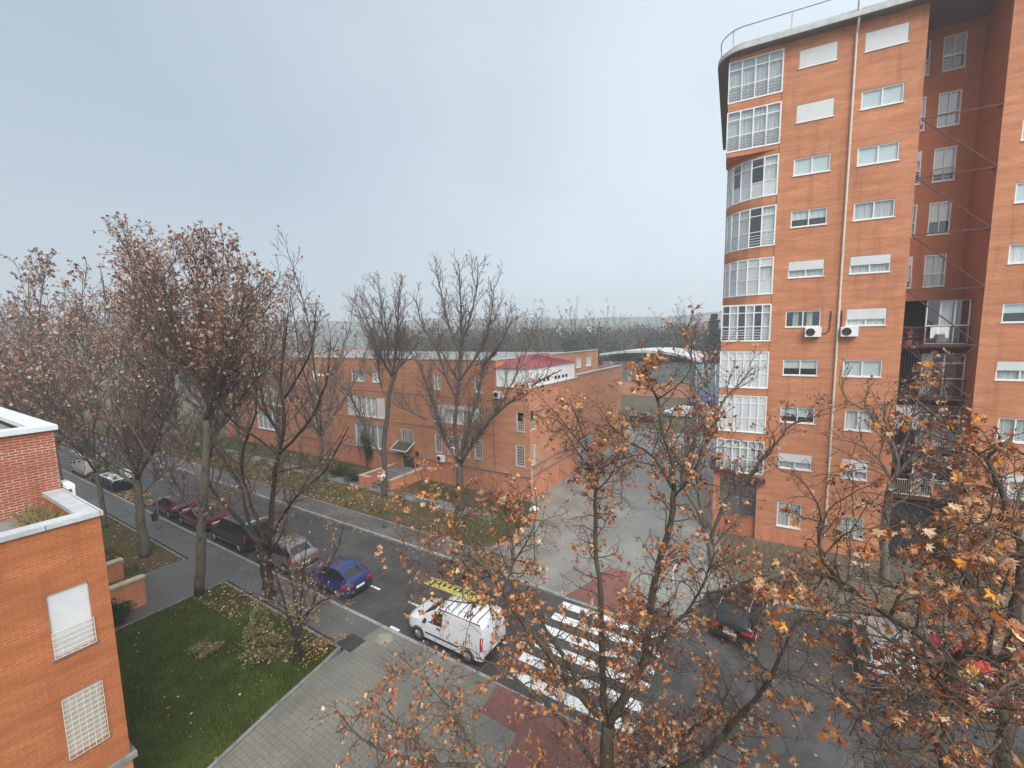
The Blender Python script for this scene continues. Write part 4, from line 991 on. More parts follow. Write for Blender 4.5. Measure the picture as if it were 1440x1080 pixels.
car('parked_car', 'silver grey estate car parked between the blue hatchback and the black van', 'car', (-27.55,14.0,0), 0, 4.35, 1.8, 1.58, paint('silver_paint', (.30,.31,.32), .25, .6), 'suv', roofcol=paint('pale_silver_roof', (.50,.53,.56), .2, .5), rails=True, group=VG)
car('parked_van', 'black people carrier with a pale roof parked behind the forked dark tree', 'van', (-33.2,14.05,0), 0, 4.85, 1.92, 1.92, paint('black_paint', (.010,.011,.013), .2), 'van', roofcol=paint('pale_grey_roof', (.52,.52,.50), .35), group=VG, sidewins='full')
car('parked_car', 'dark red car with a bright red roof parked just ahead of the black people carrier', 'car', (-38.4,14.0,0), 0, 4.2, 1.76, 1.48, paint('dark_red_paint', (.11,.008,.014), .25), 'hatch', roofcol=paint('lighter_red_roof', (.48,.07,.09), .35), group=VG)  # roof panel in a lighter red than the body
car('parked_car', 'maroon and black car parked beside the lamp post with the litter bin', 'car', (-43.2,14.0,0), 0, 4.2, 1.76, 1.45, paint('maroon_black_paint', (.05,.006,.010), .22), 'hatch', group=VG)
car('parked_car', 'dark charcoal car parked in front of the distant white van', 'car', (-58.6,14.0,0), 0, 4.1, 1.76, 1.5, paint('charcoal_paint', (.015,.015,.017), .3), 'hatch', group=VG)
car('parked_van', 'distant white van parked at the far left end of the kerb', 'van', (-64.6,14.1,0), 0, 5.2, 1.95, 2.2, paint('dull_white_paint', (.62,.61,.58), .4), 'van', group=VG)
BG = 'cars parked nose-in below the tower'
car('parked_car', 'glossy black car parked nose-in below the corner of the tower', 'car', (-.55,23.9,0), R(-98), 4.2, 1.76, 1.5, paint('piano_black_paint', (.006,.006,.007), .15), 'hatch', group=BG, rails=True)
car('parked_car', 'silver people carrier parked nose-in behind the leafy branches, red tail lights showing', 'car', (4.35,24.0,0), R(-90), 4.3, 1.78, 1.62, paint('bright_silver_paint', (.42,.44,.45), .22, .5), 'suv', roofcol=paint('bright_silver_roof', (.60,.63,.64), .2, .4), group=BG)
car('parked_car', 'bright red car parked nose-in at the right of the silver people carrier', 'car', (6.95,24.1,0), R(-90), 4.1, 1.76, 1.5, paint('bright_red_paint', (.42,.015,.02), .25), 'hatch', group=BG)
FGp = 'small far vehicles behind the plaza'
car('parked_car', 'small dark car far back at the end of the paved passage', 'car', (-19.5,68,0), R(0), 4.1, 1.75, 1.45, paint('far_dark_paint', (.02,.022,.022), .3), 'hatch', group=FGp)
car('parked_van', 'small bright white van far back between the branches', 'van', (-15.5,74,0), R(0), 4.6, 1.9, 1.9, paint('far_white_paint', (.72,.72,.72), .4), 'van', group=FGp)
car('parked_van', 'small blue van far back beside the tower', 'van', (-13.5,88,0), R(0), 5.0, 2.0, 2.3, paint('far_blue_paint', (.10,.15,.42), .4), 'van', group=FGp)
# rubble skip
sk = thing('skip', 'dark navy skip heaped with pale rubble standing at the kerb', 'skip', (-52.6,13.95,0))
b = MB(); b.add([(-1.2,-.8,.1),(1.2,-.8,.1),(1.2,.8,.1),(-1.2,.8,.1),(-1.75,-.92,1.25),(1.75,-.92,1.25),(1.75,.92,1.25),(-1.75,.92,1.25)], [(0,3,2,1),(0,1,5,4),(1,2,6,5),(2,3,7,6),(3,0,4,7)])
for x in (-1,0,1): b.bar((x*1.1,-.82,.15),(x*1.3,-.95,1.2),.08); b.bar((x*1.1,.82,.15),(x*1.3,.95,1.2),.08)
b.build('container', paint('navy_skip_paint', (.018,.018,.06), .5), sk)
b = MB()
for a_,b_ in (((-1.78,-.95,1.25),(1.78,-.95,1.25)),((1.78,-.95,1.25),(1.78,.95,1.25)),((1.78,.95,1.25),(-1.78,.95,1.25)),((-1.78,.95,1.25),(-1.78,-.95,1.25))): b.bar(a_,b_,.09)
b.build('rim_bar', M['white'], sk)
b = MB(); rr = random.Random(21)
for i in range(170):
    x,y = rr.uniform(-1.65,1.65),rr.uniform(-.85,.85); z = 1.0+.45*(1-(x/1.8)**2)*(1-(y/1)**2)+rr.uniform(-.1,.1); s_ = rr.uniform(.06,.2)
    m_ = Matrix.Rotation(rr.uniform(0,3),3,(rr.gauss(0,1),rr.gauss(0,1),1)); P_ = [tuple(m_@Vector(q)*s_+Vector((x,y,z))) for q in ((-1,-.7,-.5),(1,-.7,-.5),(.9,.7,-.5),(-1,.8,-.5),(-.8,-.6,.5),(.8,-.7,.4),(.9,.6,.5),(-.9,.6,.6))]
    b.add(P_, [(0,3,2,1),(4,5,6,7),(0,1,5,4),(1,2,6,5),(2,3,7,6),(3,0,4,7)])
b.build('rubble', leaf('mixed_rubble', [(0,(.08,.08,.075)),(.4,(.3,.29,.27)),(.7,(.55,.54,.5)),(1,(.75,.74,.7))], 0), sk)
# lamp posts
def lamp(x,y,h,label,post,arm=(0,0)):
    t = thing('street_lamp', label, 'street lamp', (x,y,.11), 0, 'white headed street lamps')
    b = MB(); b.tube([(0,0,0),(0,0,.4),(0,0,.42),(0,0,h-.15)], [.09,.08,.05,.038], 10); b.build('post', post, t)
    b = MB(); b.lathe((arm[0],arm[1],h-.16), [(.05,-.06),(.16,0),(.27,.03),(.30,.09),(.27,.2),(.17,.3),(.06,.34),(0,.345)], 20); b.build('lamp_head', plain('white_lamp_plastic_'+str(int(-x)), (.58,.60,.60), .35), t, smooth=True)
    if arm != (0,0): b = MB(); b.tube([(0,0,h-.35),(arm[0]*.4,arm[1]*.4,h-.18),(arm[0],arm[1],h-.16)], .03, 6); b.build('arm', post, t)
    b = MB(); b.box(-.16,.16,-.16,.16,0,.03); b.build('base_plate', M['darkmetal'], t)
    return t
greenp = plain('green_lamp_post', (.05,.10,.07), .5)
lamp(-38.1,11.95,4.6,'street lamp on the near pavement by the parked red cars, litter bin on its post',M['greymetal'],(.35,.25))
lamp(-23.6,20.3,3.85,'green street lamp with a white dome head before the entrance walls across the street',greenp)
lamp(-11.2,20.35,3.85,'street lamp with a white dome head near the corner of the long brick block',greenp)
lt = thing('litter_bin', 'dark litter bin strapped to the lamp post on the near pavement', 'litter bin', (-38.1,11.72,.75))
b = MB(); b.lathe((0,0,0), [(.15,0),(.19,.5),(.2,.52),(.17,.52),(.14,.1),(0,.1)], 14); b.build('bin', M['darkmetal'], lt); b = MB(); b.bar((0,.18,.3),(0,.19,.3),.2,.05); b.build('strap', M['greymetal'], lt)
mp_ = thing('marker_post', 'thin white marker post with a slanted plate on the plaza beyond the red tactile paving', 'post', (-4.2,23.3,.12))
b = MB(); b.tube([(0,0,0),(0,0,.75)], .03, 8); b.build('post', M['white'], mp_); b = MB(); b.add([(-.04,-.2,.7),(.0,-.2,.7),(.16,.24,1.0),(.12,.24,1.0),(-.04,-.2,.74),(.0,-.2,.74),(.16,.24,1.04),(.12,.24,1.04)], [(0,3,2,1),(4,5,6,7),(0,1,5,4),(1,2,6,5),(2,3,7,6),(3,0,4,7)]); b.build('plate', M['white'], mp_)
SKEL = {
'T10': [[(-3.5,9.6,0.1,0.17),(-3.48,9.6,1.2,0.155),(-3.25,9.6,2.45,0.14),(-3.19,9.6,3.81,0.125)],[(-3.19,9.6,3.81,0.085),(-3.67,9.4,4.4,0.0766),(-4.16,9.1,5.14,0.0683),(-4.65,8.7,6.09,0.0599),(-5.02,8.4,6.79,0.0515),(-5.3,8.0,7.66,0.0431),(-5.6,7.6,8.47,0.0348),(-6.0,7.4,8.67,0.0264),(-6.28,7.3,8.69,0.018)],[(-3.67,9.4,4.4,0.06),(-4.12,9.5,4.94,0.052),(-4.7,9.6,5.47,0.044),(-5.27,9.7,5.95,0.036),(-5.73,9.8,6.24,0.028),(-6.76,10.0,6.81,0.02),(-7.68,10.2,7.39,0.012)],[(-5.3,8.0,7.66,0.025),(-5.09,8.2,8.36,0.0197),(-5.28,8.3,9.16,0.0143),(-5.85,8.4,9.73,0.009)],[(-5.48,7.8,8.05,0.022),(-5.93,7.6,8.94,0.0182),(-6.6,7.4,9.58,0.0145),(-7.19,7.2,9.97,0.0107),(-8.06,7.1,9.94,0.007)],[(-5.6,7.6,8.47,0.02),(-6.23,7.4,8.16,0.0157),(-6.94,7.2,8.24,0.0113),(-7.68,7.0,8.5,0.007)],[(-5.3,8.0,7.66,0.02),(-5.81,7.7,7.36,0.0157),(-6.45,7.5,7.31,0.0113),(-7.08,7.3,7.41,0.007)],[(-5.93,7.45,8.63,0.018),(-6.27,7.5,9.26,0.014),(-6.11,7.6,9.95,0.01),(-5.79,7.7,10.53,0.006)],[(-5.09,8.2,8.36,0.018),(-4.75,8.4,8.98,0.014),(-4.66,8.6,9.62,0.01),(-4.86,8.8,10.14,0.006)],[(-3.22,9.6,3.59,0.075),(-3.39,9.75,4.18,0.0694),(-3.51,10.0,5.26,0.0639),(-3.66,10.3,6.29,0.0583),(-3.72,10.4,6.93,0.0527),(-3.86,10.5,7.69,0.0471),(-3.93,10.6,8.74,0.0416),(-3.97,10.7,9.86,0.036)],[(-3.97,10.7,9.86,0.028),(-4.59,10.8,10.53,0.0213),(-4.81,10.9,10.78,0.0147),(-5.23,11.0,11.3,0.008)],[(-3.97,10.7,9.86,0.022),(-3.83,10.7,10.12,0.0173),(-3.36,10.6,10.47,0.0127),(-2.84,10.5,10.69,0.008)],[(-3.97,10.7,9.5,0.024),(-4.21,10.9,10.41,0.0183),(-4.63,11.0,11.35,0.0127),(-4.89,11.0,11.94,0.007)],[(-3.19,9.6,3.81,0.09),(-2.68,9.6,5.13,0.0825),(-2.37,9.7,5.84,0.075),(-2.35,9.9,6.37,0.0675),(-2.19,10.2,8.01,0.06),(-1.98,10.4,9.16,0.0525),(-1.92,10.5,9.94,0.045)],[(-1.92,10.5,9.94,0.04),(-1.97,10.5,10.55,0.0357),(-2.06,10.5,10.87,0.0314),(-2.23,10.6,11.28,0.0271),(-2.35,10.6,11.94,0.0229),(-2.37,10.6,12.13,0.0186),(-2.59,10.7,12.48,0.0143),(-2.78,10.8,13.17,0.01)],[(-2.37,10.6,12.13,0.016),(-1.95,10.5,12.46,0.0127),(-1.65,10.5,12.87,0.0093),(-1.61,10.5,13.6,0.006)],[(-1.92,10.5,9.94,0.03),(-2.51,10.8,10.61,0.0245),(-3.19,11.1,10.88,0.019),(-3.75,11.3,11.18,0.0135),(-4.26,11.5,11.83,0.008)],[(-1.93,10.5,9.76,0.024),(-1.5,10.2,10.45,0.0183),(-1.3,10.0,11.02,0.0127),(-1.2,9.9,11.69,0.007)],[(-2.54,9.6,5.58,0.05),(-1.96,9.8,6.51,0.0424),(-1.69,10.0,6.97,0.0348),(-0.87,10.4,7.62,0.0272),(-0.26,10.7,8.04,0.0196),(0.16,10.8,8.25,0.012)],[(-1.5,10.1,7.16,0.024),(-1.16,10.2,7.96,0.0187),(-0.97,10.3,8.65,0.0133),(-0.63,10.4,9.2,0.008)],[(-3.45,9.6,1.7,0.07),(-1.24,9.2,4.13,0.0584),(-0.52,9.0,5.55,0.0468),(0.14,8.8,7.05,0.0352),(0.36,8.7,7.83,0.0236),(0.49,8.6,8.5,0.012)],[(-3.4,9.65,1.6,0.055),(-1.79,9.8,3.2,0.046),(-1.48,10.0,3.99,0.037),(-1.05,10.2,4.51,0.028),(-0.76,10.3,4.83,0.019),(-0.5,10.4,5.59,0.01)],[(-3.45,9.6,2.1,0.05),(-3.43,9.3,2.8,0.042),(-3.99,8.6,4.34,0.034),(-4.65,8.1,5.28,0.026),(-5.21,7.8,5.85,0.018),(-5.82,7.6,6.0,0.01)],[(-3.5,9.6,1.2,0.06),(-4.32,8.0,2.92,0.052),(-5.39,7.2,3.68,0.044),(-6.43,6.8,3.53,0.036),(-7.42,6.6,3.36,0.028),(-8.7,6.4,3.35,0.02),(-9.65,6.4,3.7,0.012)],[(-6.43,6.8,3.53,0.02),(-7.54,6.6,4.18,0.0157),(-7.92,6.5,4.36,0.0113),(-8.04,6.4,4.68,0.007)],[(-5.39,7.2,3.68,0.022),(-6.38,7.4,4.27,0.017),(-7.4,7.5,4.71,0.012),(-8.53,7.6,4.99,0.007)]],
'T15': [[(3.9,9.6,0.1,0.125),(3.85,9.6,2.5,0.1143),(3.7,9.6,4.5,0.1036),(3.53,9.6,6.7,0.0929),(3.44,9.6,7.69,0.0821),(3.48,9.7,8.65,0.0714),(3.55,9.8,9.48,0.0607),(3.55,9.9,10.21,0.05)],[(3.55,9.9,10.21,0.05),(3.41,9.9,10.61,0.0433),(3.22,10.0,11.21,0.0367),(3.11,10.1,11.5,0.03),(2.79,10.3,11.9,0.0233),(2.36,10.5,12.3,0.0167),(2.09,10.6,12.63,0.01)],[(3.11,10.1,11.5,0.025),(3.26,10.0,11.81,0.0207),(3.42,9.8,11.72,0.0163),(3.62,9.7,11.65,0.012)],[(3.48,9.6,7.2,0.065),(3.13,9.2,8.08,0.0581),(2.62,8.8,8.4,0.0513),(2.17,8.5,8.96,0.0444),(1.7,8.3,9.27,0.0375),(1.02,8.0,9.81,0.0306),(0.54,7.8,9.91,0.0238),(0.12,7.6,9.78,0.0169),(-0.21,7.5,9.49,0.01)],[(3.75,9.5,4,0.06),(2.46,8.2,7.18,0.0547),(2.3,7.9,8.06,0.0493),(2.24,7.6,9.25,0.044),(2.48,7.4,9.54,0.0387),(2.71,7.2,9.77,0.0333),(2.89,7.1,9.87,0.028)],[(1.02,8.0,9.81,0.028),(0.8,8.1,10.1,0.024),(0.74,8.2,10.42,0.02),(0.75,8.3,10.77,0.016),(0.59,8.4,11.1,0.012),(0.34,8.5,11.36,0.008)],[(0.8,8.1,10.1,0.016),(0.97,8.2,10.37,0.013),(1.2,8.4,10.57,0.01),(1.4,8.5,11.07,0.007)],[(3.5,9.7,10.0,0.03),(2.93,8.7,10.53,0.0258),(2.59,8.1,10.64,0.0216),(2.36,7.7,10.58,0.0174),(2.17,7.4,10.35,0.0132),(2.0,7.2,10.22,0.009)],[(2.95,7.5,10.91,0.018),(2.38,6.6,11.42,0.015),(2.0,6.1,11.66,0.012),(1.7,5.7,11.79,0.009),(1.51,5.5,11.69,0.006)],[(2.3,7.9,8.06,0.028),(2.01,7.6,8.39,0.0232),(1.69,7.3,8.45,0.0185),(1.28,7.1,8.4,0.0137),(1.11,6.9,8.16,0.009)],[(3.45,9.6,7.57,0.04),(3.22,9.8,8.61,0.0325),(2.84,10.0,9.28,0.025),(2.49,10.2,9.62,0.0175),(2.1,10.3,10.31,0.01)],[(1.7,8.3,9.27,0.024),(1.89,8.4,9.83,0.0187),(2.13,8.4,10.36,0.0133),(2.25,8.4,10.83,0.008)],[(2.3,7.9,8.06,0.03),(1.93,7.4,7.87,0.0248),(1.57,7.1,8.06,0.0195),(1.13,6.9,8.65,0.0142),(0.87,6.8,8.93,0.009)],[(2.48,7.4,9.54,0.02),(2.44,7.2,10.27,0.014),(2.44,7.0,10.92,0.008)],[(2.24,7.6,9.25,0.026),(1.79,7.2,9.34,0.0215),(1.38,6.9,9.28,0.017),(0.89,6.6,9.5,0.0125),(0.57,6.4,9.7,0.008)],[(3.48,9.7,8.65,0.03),(3.32,9.9,9.35,0.023),(3.03,10.1,10.07,0.016),(2.87,10.2,10.9,0.009)],[(2.71,7.2,9.77,0.02),(2.46,6.6,9.44,0.016),(2.21,6.2,9.23,0.012),(2.0,6.0,9.13,0.008)]],
'T7': [[(-28.3,24.5,0.1,0.24),(-28.04,24.5,2.57,0.2125),(-27.95,24.5,5.07,0.185),(-27.22,24.5,8.18,0.1575),(-26.63,24.5,10.58,0.13)],[(-27.82,24.5,3.22,0.1),(-29.61,24.2,5.57,0.085),(-30.72,24.0,8.0,0.07),(-32.19,23.8,9.82,0.055),(-33.74,23.6,11.36,0.04)],[(-26.63,24.5,10.58,0.09),(-27.97,24.6,12.31,0.07),(-29.33,24.8,14.69,0.05),(-30.78,25.0,16.56,0.03)],[(-26.63,24.5,10.58,0.1),(-25.96,24.4,12.9,0.075),(-25.36,24.3,15.7,0.05),(-24.87,24.2,18.11,0.025)],[(-26.46,24.5,10.7,0.06),(-24.91,24.8,12.32,0.0425),(-23.88,25.0,13.44,0.025)],[(-26.65,24.5,10.28,0.07),(-26.64,24.2,12.91,0.0533),(-26.63,24.0,15.74,0.0367),(-27.28,24.0,18.01,0.02)],[(-27.17,24.5,8.78,0.06),(-27.78,24.4,9.47,0.0467),(-27.91,24.3,10.85,0.0333),(-27.41,24.0,12.92,0.02)]],
'T8': [[(-20.6,25.4,0.1,0.26),(-20.6,25.4,1.72,0.23),(-20.65,25.4,4.01,0.2)],[(-20.65,25.4,4.01,0.12),(-22.01,25.4,5.84,0.102),(-22.92,25.3,8.36,0.084),(-23.49,25.2,10.06,0.066),(-24.34,25.0,12.04,0.048),(-25.63,24.8,13.46,0.03)],[(-20.65,25.4,4.01,0.13),(-20.02,25.6,6.3,0.1133),(-19.22,25.8,8.55,0.0967),(-18.78,25.9,9.92,0.08),(-18.48,26.0,11.53,0.0633),(-17.17,26.0,12.85,0.0467),(-15.92,26.0,14.86,0.03)],[(-20.52,25.4,3.75,0.1),(-18.57,25.0,6.31,0.084),(-16.49,24.8,8.38,0.068),(-14.32,24.6,9.9,0.052),(-12.91,24.5,10.83,0.036),(-11.34,24.4,11.57,0.02)],[(-20.64,25.4,4.3,0.14),(-21.06,25.6,6.76,0.118),(-20.73,25.8,10.12,0.096),(-20.5,25.9,12.86,0.074),(-20.46,26.0,16.08,0.052),(-20.54,26.0,19.25,0.03)],[(-20.84,25.7,9.01,0.09),(-22.21,25.9,10.89,0.0725),(-22.95,26.0,12.85,0.055),(-24.57,26.2,14.58,0.0375),(-25.33,26.3,16.93,0.02)],[(-20.65,25.8,10.4,0.08),(-19.73,25.9,11.51,0.065),(-18.57,26.0,12.85,0.05),(-17.74,26.0,14.92,0.035),(-17.37,26.0,17.44,0.02)],[(-20.5,25.9,12.86,0.06),(-19.68,26.0,14.99,0.0467),(-18.96,26.0,17.04,0.0333),(-18.77,26.0,18.82,0.02)],[(-20.52,25.9,12.31,0.06),(-21.8,26.2,14.51,0.0467),(-22.72,26.4,17.33,0.0333),(-23.02,26.4,18.73,0.02)],[(-23.83,25.4,7.12,0.05),(-25.77,25.0,7.91,0.035),(-26.53,24.6,8.8,0.02)]],
'T2': [[(-26,9.55,0.1,0.24),(-25.21,9.55,2.96,0.224),(-24.84,9.55,4.41,0.208),(-24.24,9.55,6.23,0.192),(-23.75,9.6,8.12,0.176),(-23.39,9.6,9.94,0.16)],[(-23.39,9.6,9.94,0.13),(-23.42,9.7,11.66,0.105),(-23.39,9.8,13.72,0.08),(-23.64,9.9,15.75,0.055),(-23.82,10.0,17.78,0.03)],[(-23.39,9.6,9.94,0.11),(-21.7,9.3,11.46,0.09),(-19.47,9.0,13.11,0.07),(-17.96,8.8,14.52,0.05),(-16.83,8.6,15.78,0.03)],[(-24.16,9.55,6.24,0.1),(-25.93,9.8,7.39,0.086),(-28.22,10.0,9.04,0.072),(-30.59,10.3,10.45,0.058),(-32.83,10.5,12.05,0.044),(-34.5,10.7,14.24,0.03)],[(-23.75,9.6,8.12,0.09),(-23.41,10.2,9.47,0.0737),(-22.73,10.8,10.69,0.0575),(-21.85,11.3,11.92,0.0412),(-20.92,11.8,13.66,0.025)],[(-23.37,9.65,10.98,0.09),(-22.84,9.0,12.42,0.0737),(-22.41,8.4,13.73,0.0575),(-21.94,8.0,15.53,0.0412),(-21.44,7.8,16.63,0.025)],[(-23.45,9.8,13.03,0.07),(-23.12,10.2,14.73,0.0533),(-22.79,10.5,16.41,0.0367),(-22.58,10.7,18.08,0.02)],[(-24.84,9.55,4.41,0.025),(-22.91,9.3,5.19,0.0175),(-21.28,9.1,6.06,0.01)],[(-24.85,9.55,4.33,0.025),(-27.34,9.8,4.04,0.0175),(-29.39,10.0,4.08,0.01)]],
'T1': [[(-33.7,9.71,0.1,0.27),(-33.71,9.7,1.9,0.2467),(-33.68,9.7,4.01,0.2233),(-33.78,9.7,5.61,0.2)],[(-33.78,9.7,5.61,0.15),(-32.59,9.8,7.77,0.13),(-32.19,9.9,9.54,0.11),(-31.38,10.0,11.7,0.09),(-31.51,10.1,14.19,0.07),(-32.05,10.2,17.09,0.05),(-33.12,10.3,20.08,0.03)],[(-33.82,9.7,5.47,0.12),(-34.59,9.6,7.58,0.0975),(-36.4,9.4,9.29,0.075),(-37.62,9.2,11.09,0.0525),(-38.52,9.0,13.86,0.03)],[(-33.52,9.7,5.33,0.12),(-31.21,9.7,7.1,0.102),(-29.58,9.8,8.74,0.084),(-28.46,9.9,10.63,0.066),(-27.28,10.0,12.99,0.048),(-26.26,10.0,15.56,0.03)],[(-34.11,9.7,4.86,0.1),(-35.8,9.4,5.38,0.085),(-36.74,9.0,5.82,0.07),(-38.03,8.6,6.46,0.055),(-37.07,8.4,8.25,0.04),(-37.73,8.0,10.31,0.025)],[(-32.32,9.9,9.1,0.09),(-35.29,10.3,11.08,0.0737),(-38.48,10.7,13.34,0.0575),(-39.94,11.0,16.31,0.0412),(-41.06,11.2,19.36,0.025)],[(-31.71,10.0,11.27,0.08),(-30.14,10.4,13.36,0.0617),(-30.38,10.7,15.8,0.0433),(-31.59,11.0,18.37,0.025)]],
'T5': [[(-22.1,11.2,0.1,0.24),(-22.15,11.2,1.2,0.23),(-22.3,11.2,2.78,0.22)],[(-22.38,11.2,2.75,0.1),(-23.89,11.0,4.04,0.0867),(-26.04,10.7,5.53,0.0733),(-26.39,10.6,6.71,0.06),(-25.05,10.5,8.3,0.0467),(-25.01,10.3,10.05,0.0333),(-24.6,10.0,12.3,0.02)],[(-22.29,11.2,2.89,0.085),(-23.78,11.3,3.95,0.073),(-24.29,11.4,5.21,0.061),(-24.95,11.5,6.07,0.049),(-27.17,11.7,7.14,0.037),(-29.79,12.0,8.5,0.025)],[(-22.14,11.2,3.0,0.08),(-22.32,11.1,4.16,0.07),(-22.93,11.0,5.61,0.06),(-22.97,10.8,7.18,0.05),(-22.16,10.7,8.78,0.04),(-20.75,10.6,10.34,0.03),(-20.3,10.5,12.05,0.02)],[(-21.93,11.2,3.06,0.13),(-21.62,11.3,4.62,0.115),(-21.21,11.4,6.54,0.1),(-20.73,11.5,8.05,0.085),(-20.17,11.6,9.87,0.07),(-20.42,11.7,11.59,0.055),(-20.06,11.8,13.31,0.04),(-19.71,11.9,14.99,0.025)],[(-21.78,11.2,3.17,0.075),(-20.09,11.0,5.07,0.063),(-18.1,10.8,6.76,0.051),(-16.11,10.6,7.97,0.039),(-14.78,10.4,9.12,0.027),(-13.53,10.2,10.43,0.015)],[(-20.73,11.5,8.05,0.07),(-18.91,11.5,9.32,0.0563),(-17.4,11.5,10.62,0.0425),(-16.49,11.5,12.09,0.0287),(-16.09,11.5,13.62,0.015)],[(-20.36,11.5,8.99,0.07),(-21.7,11.6,10.1,0.0563),(-22.34,11.7,11.51,0.0425),(-23.27,11.8,13.31,0.0287),(-23.58,11.9,14.79,0.015)],[(-20.2,11.7,10.9,0.05),(-18.74,11.8,12.32,0.0383),(-17.93,11.9,13.63,0.0267),(-17.61,12.0,15.53,0.015)],[(-20.93,11.4,7.14,0.04),(-18.9,11.2,7.75,0.0307),(-16.93,11.0,8.2,0.0213),(-15.37,10.8,8.7,0.012)]],
'T13': [[(-2.5,26.1,0.1,0.2),(-2.51,26.1,0.46,0.18),(-2.99,26.1,2.43,0.16)],[(-2.99,26.1,2.43,0.12),(-3.67,26.0,3.93,0.105),(-4.28,26.0,4.94,0.09),(-4.2,26.0,6.21,0.075),(-3.77,26.0,7.53,0.06),(-3.7,26.0,9.2,0.045),(-3.49,26.0,10.85,0.03)],[(-2.99,26.1,2.43,0.13),(-3.32,26.2,4.14,0.1133),(-3.53,26.3,5.79,0.0967),(-3.07,26.4,7.53,0.08),(-2.75,26.5,8.79,0.0633),(-3.19,26.6,10.8,0.0467),(-3.46,26.7,12.84,0.03)],[(-2.73,26.1,1.49,0.1),(-1.9,25.7,4.46,0.084),(-0.81,25.3,6.22,0.068),(0.29,24.9,8.17,0.052),(1.01,24.7,9.3,0.036),(2.47,24.3,9.97,0.02)],[(-2.75,26.5,8.79,0.06),(-2.25,26.6,10.04,0.0467),(-1.58,26.7,10.86,0.0333),(-0.93,26.7,11.87,0.02)],[(-3.19,26.6,10.6,0.06),(-4.02,26.8,12.0,0.0467),(-4.49,27.0,13.66,0.0333),(-4.12,27.0,14.69,0.02)],[(-4.22,26.0,5.34,0.05),(-5.16,26.2,6.45,0.035),(-5.84,26.3,7.67,0.02)]],
'T14': [[(5.6,28.7,0.1,0.2),(5.45,28.7,1.8,0.1833),(5.35,28.7,3.52,0.1667),(5.52,28.7,5.81,0.15)],[(5.52,28.7,5.81,0.09),(5.67,28.6,6.74,0.075),(5.36,28.6,8.05,0.06),(4.23,28.5,9.51,0.045),(3.36,28.4,10.11,0.03),(3.1,28.3,11.36,0.015)],[(5.52,28.7,5.81,0.07),(4.89,28.6,7.01,0.0517),(4.02,28.5,7.69,0.0333),(2.87,28.4,7.97,0.015)],[(5.59,28.7,6.05,0.08),(6.25,28.6,7.38,0.0638),(6.81,28.5,8.57,0.0475),(7.17,28.4,10.38,0.0312),(6.85,28.4,11.41,0.015)],[(5.59,28.7,6.51,0.07),(6.09,28.9,8.78,0.0517),(6.28,29.0,10.25,0.0333),(6.43,29.0,12.05,0.015)],[(5.45,28.7,5.14,0.06),(6.39,28.3,6.38,0.045),(7.3,28.0,7.14,0.03),(8.14,27.8,8.17,0.015)]],
'T6': [[(-16.75,9.34,0.1,0.15),(-16.59,9.34,0.85,0.14),(-16.34,9.34,2.07,0.13)],[(-16.57,9.34,1.02,0.07),(-16.66,9.1,2.41,0.0517),(-16.86,9.0,3.5,0.0333),(-17.03,8.9,4.73,0.015)],[(-16.34,9.34,2.07,0.07),(-16.01,9.4,3.55,0.0507),(-15.88,9.5,4.76,0.0313),(-15.55,9.5,5.9,0.012)],[(-16.31,9.34,1.92,0.06),(-15.67,9.6,2.93,0.0475),(-14.85,9.8,4.6,0.035),(-14.22,9.9,5.61,0.0225),(-13.81,10.0,6.82,0.01)],[(-16.36,9.34,1.9,0.05),(-16.68,9.4,3.34,0.0367),(-17.37,9.6,4.62,0.0233),(-17.26,9.6,6.23,0.01)],[(-16.34,9.34,2.07,0.04),(-14.78,9.2,3.46,0.03),(-13.47,9.1,4.23,0.02),(-12.53,9.0,4.32,0.01)],[(-16.51,9.3,2.19,0.03),(-16.94,8.6,3.39,0.0227),(-17.89,8.0,3.57,0.0153),(-18.84,7.6,3.02,0.008)]],
}
# ------------------------------------------------------------------ trees
from mathutils import noise as mnoise
def rv(rng): 
    while True:
        v = Vector((rng.uniform(-1,1),rng.uniform(-1,1),rng.uniform(-1,1)))
        if .05 < v.length < 1: return v.normalized()
def lobed_leaf(mb, rng, c, d, n, s, mi):
    if rng.random() < .035: s = rng.uniform(.105,.13)
    """a dry five-lobed plane leaf, folded and curled"""
    sd = d.cross(n).normalized(); n = sd.cross(d)
    curl = rng.uniform(-.1,1.5)*(1.5 if s < .075 else .7); fold = rng.uniform(-.3,1.5)*(1 if s < .09 else .6)
    o = len(mb.v)
    pts = [(0,-.05)]
    for a,r in ((-150,.32),(-112,.78),(-88,.42),(-50,.95),(-26,.5),(0,1.12),(26,.5),(50,.95),(88,.42),(112,.78),(150,.32)):
        pts.append((r*math.sin(R(a)), .35+r*.72*math.cos(R(a))))
    mb.v.append(tuple(c + d*(.3*s)))
    for x,y in pts:
        x *= rng.uniform(.75,1.1); y = (y-.3)*rng.uniform(.75,1.12)+.3
        r2 = x*x+(y-.3)**2
        z = -curl*r2*.6 + fold*abs(x)*.8 + rng.uniform(-.06,.06)
        mb.v.append(tuple(c + sd*(x*s) + d*(y*s) + n*(z*s)))
    k = len(pts)
    for i in range(k): mb.f.append((o, o+1+i, o+1+(i+1)%k)); mb.m.append(mi)
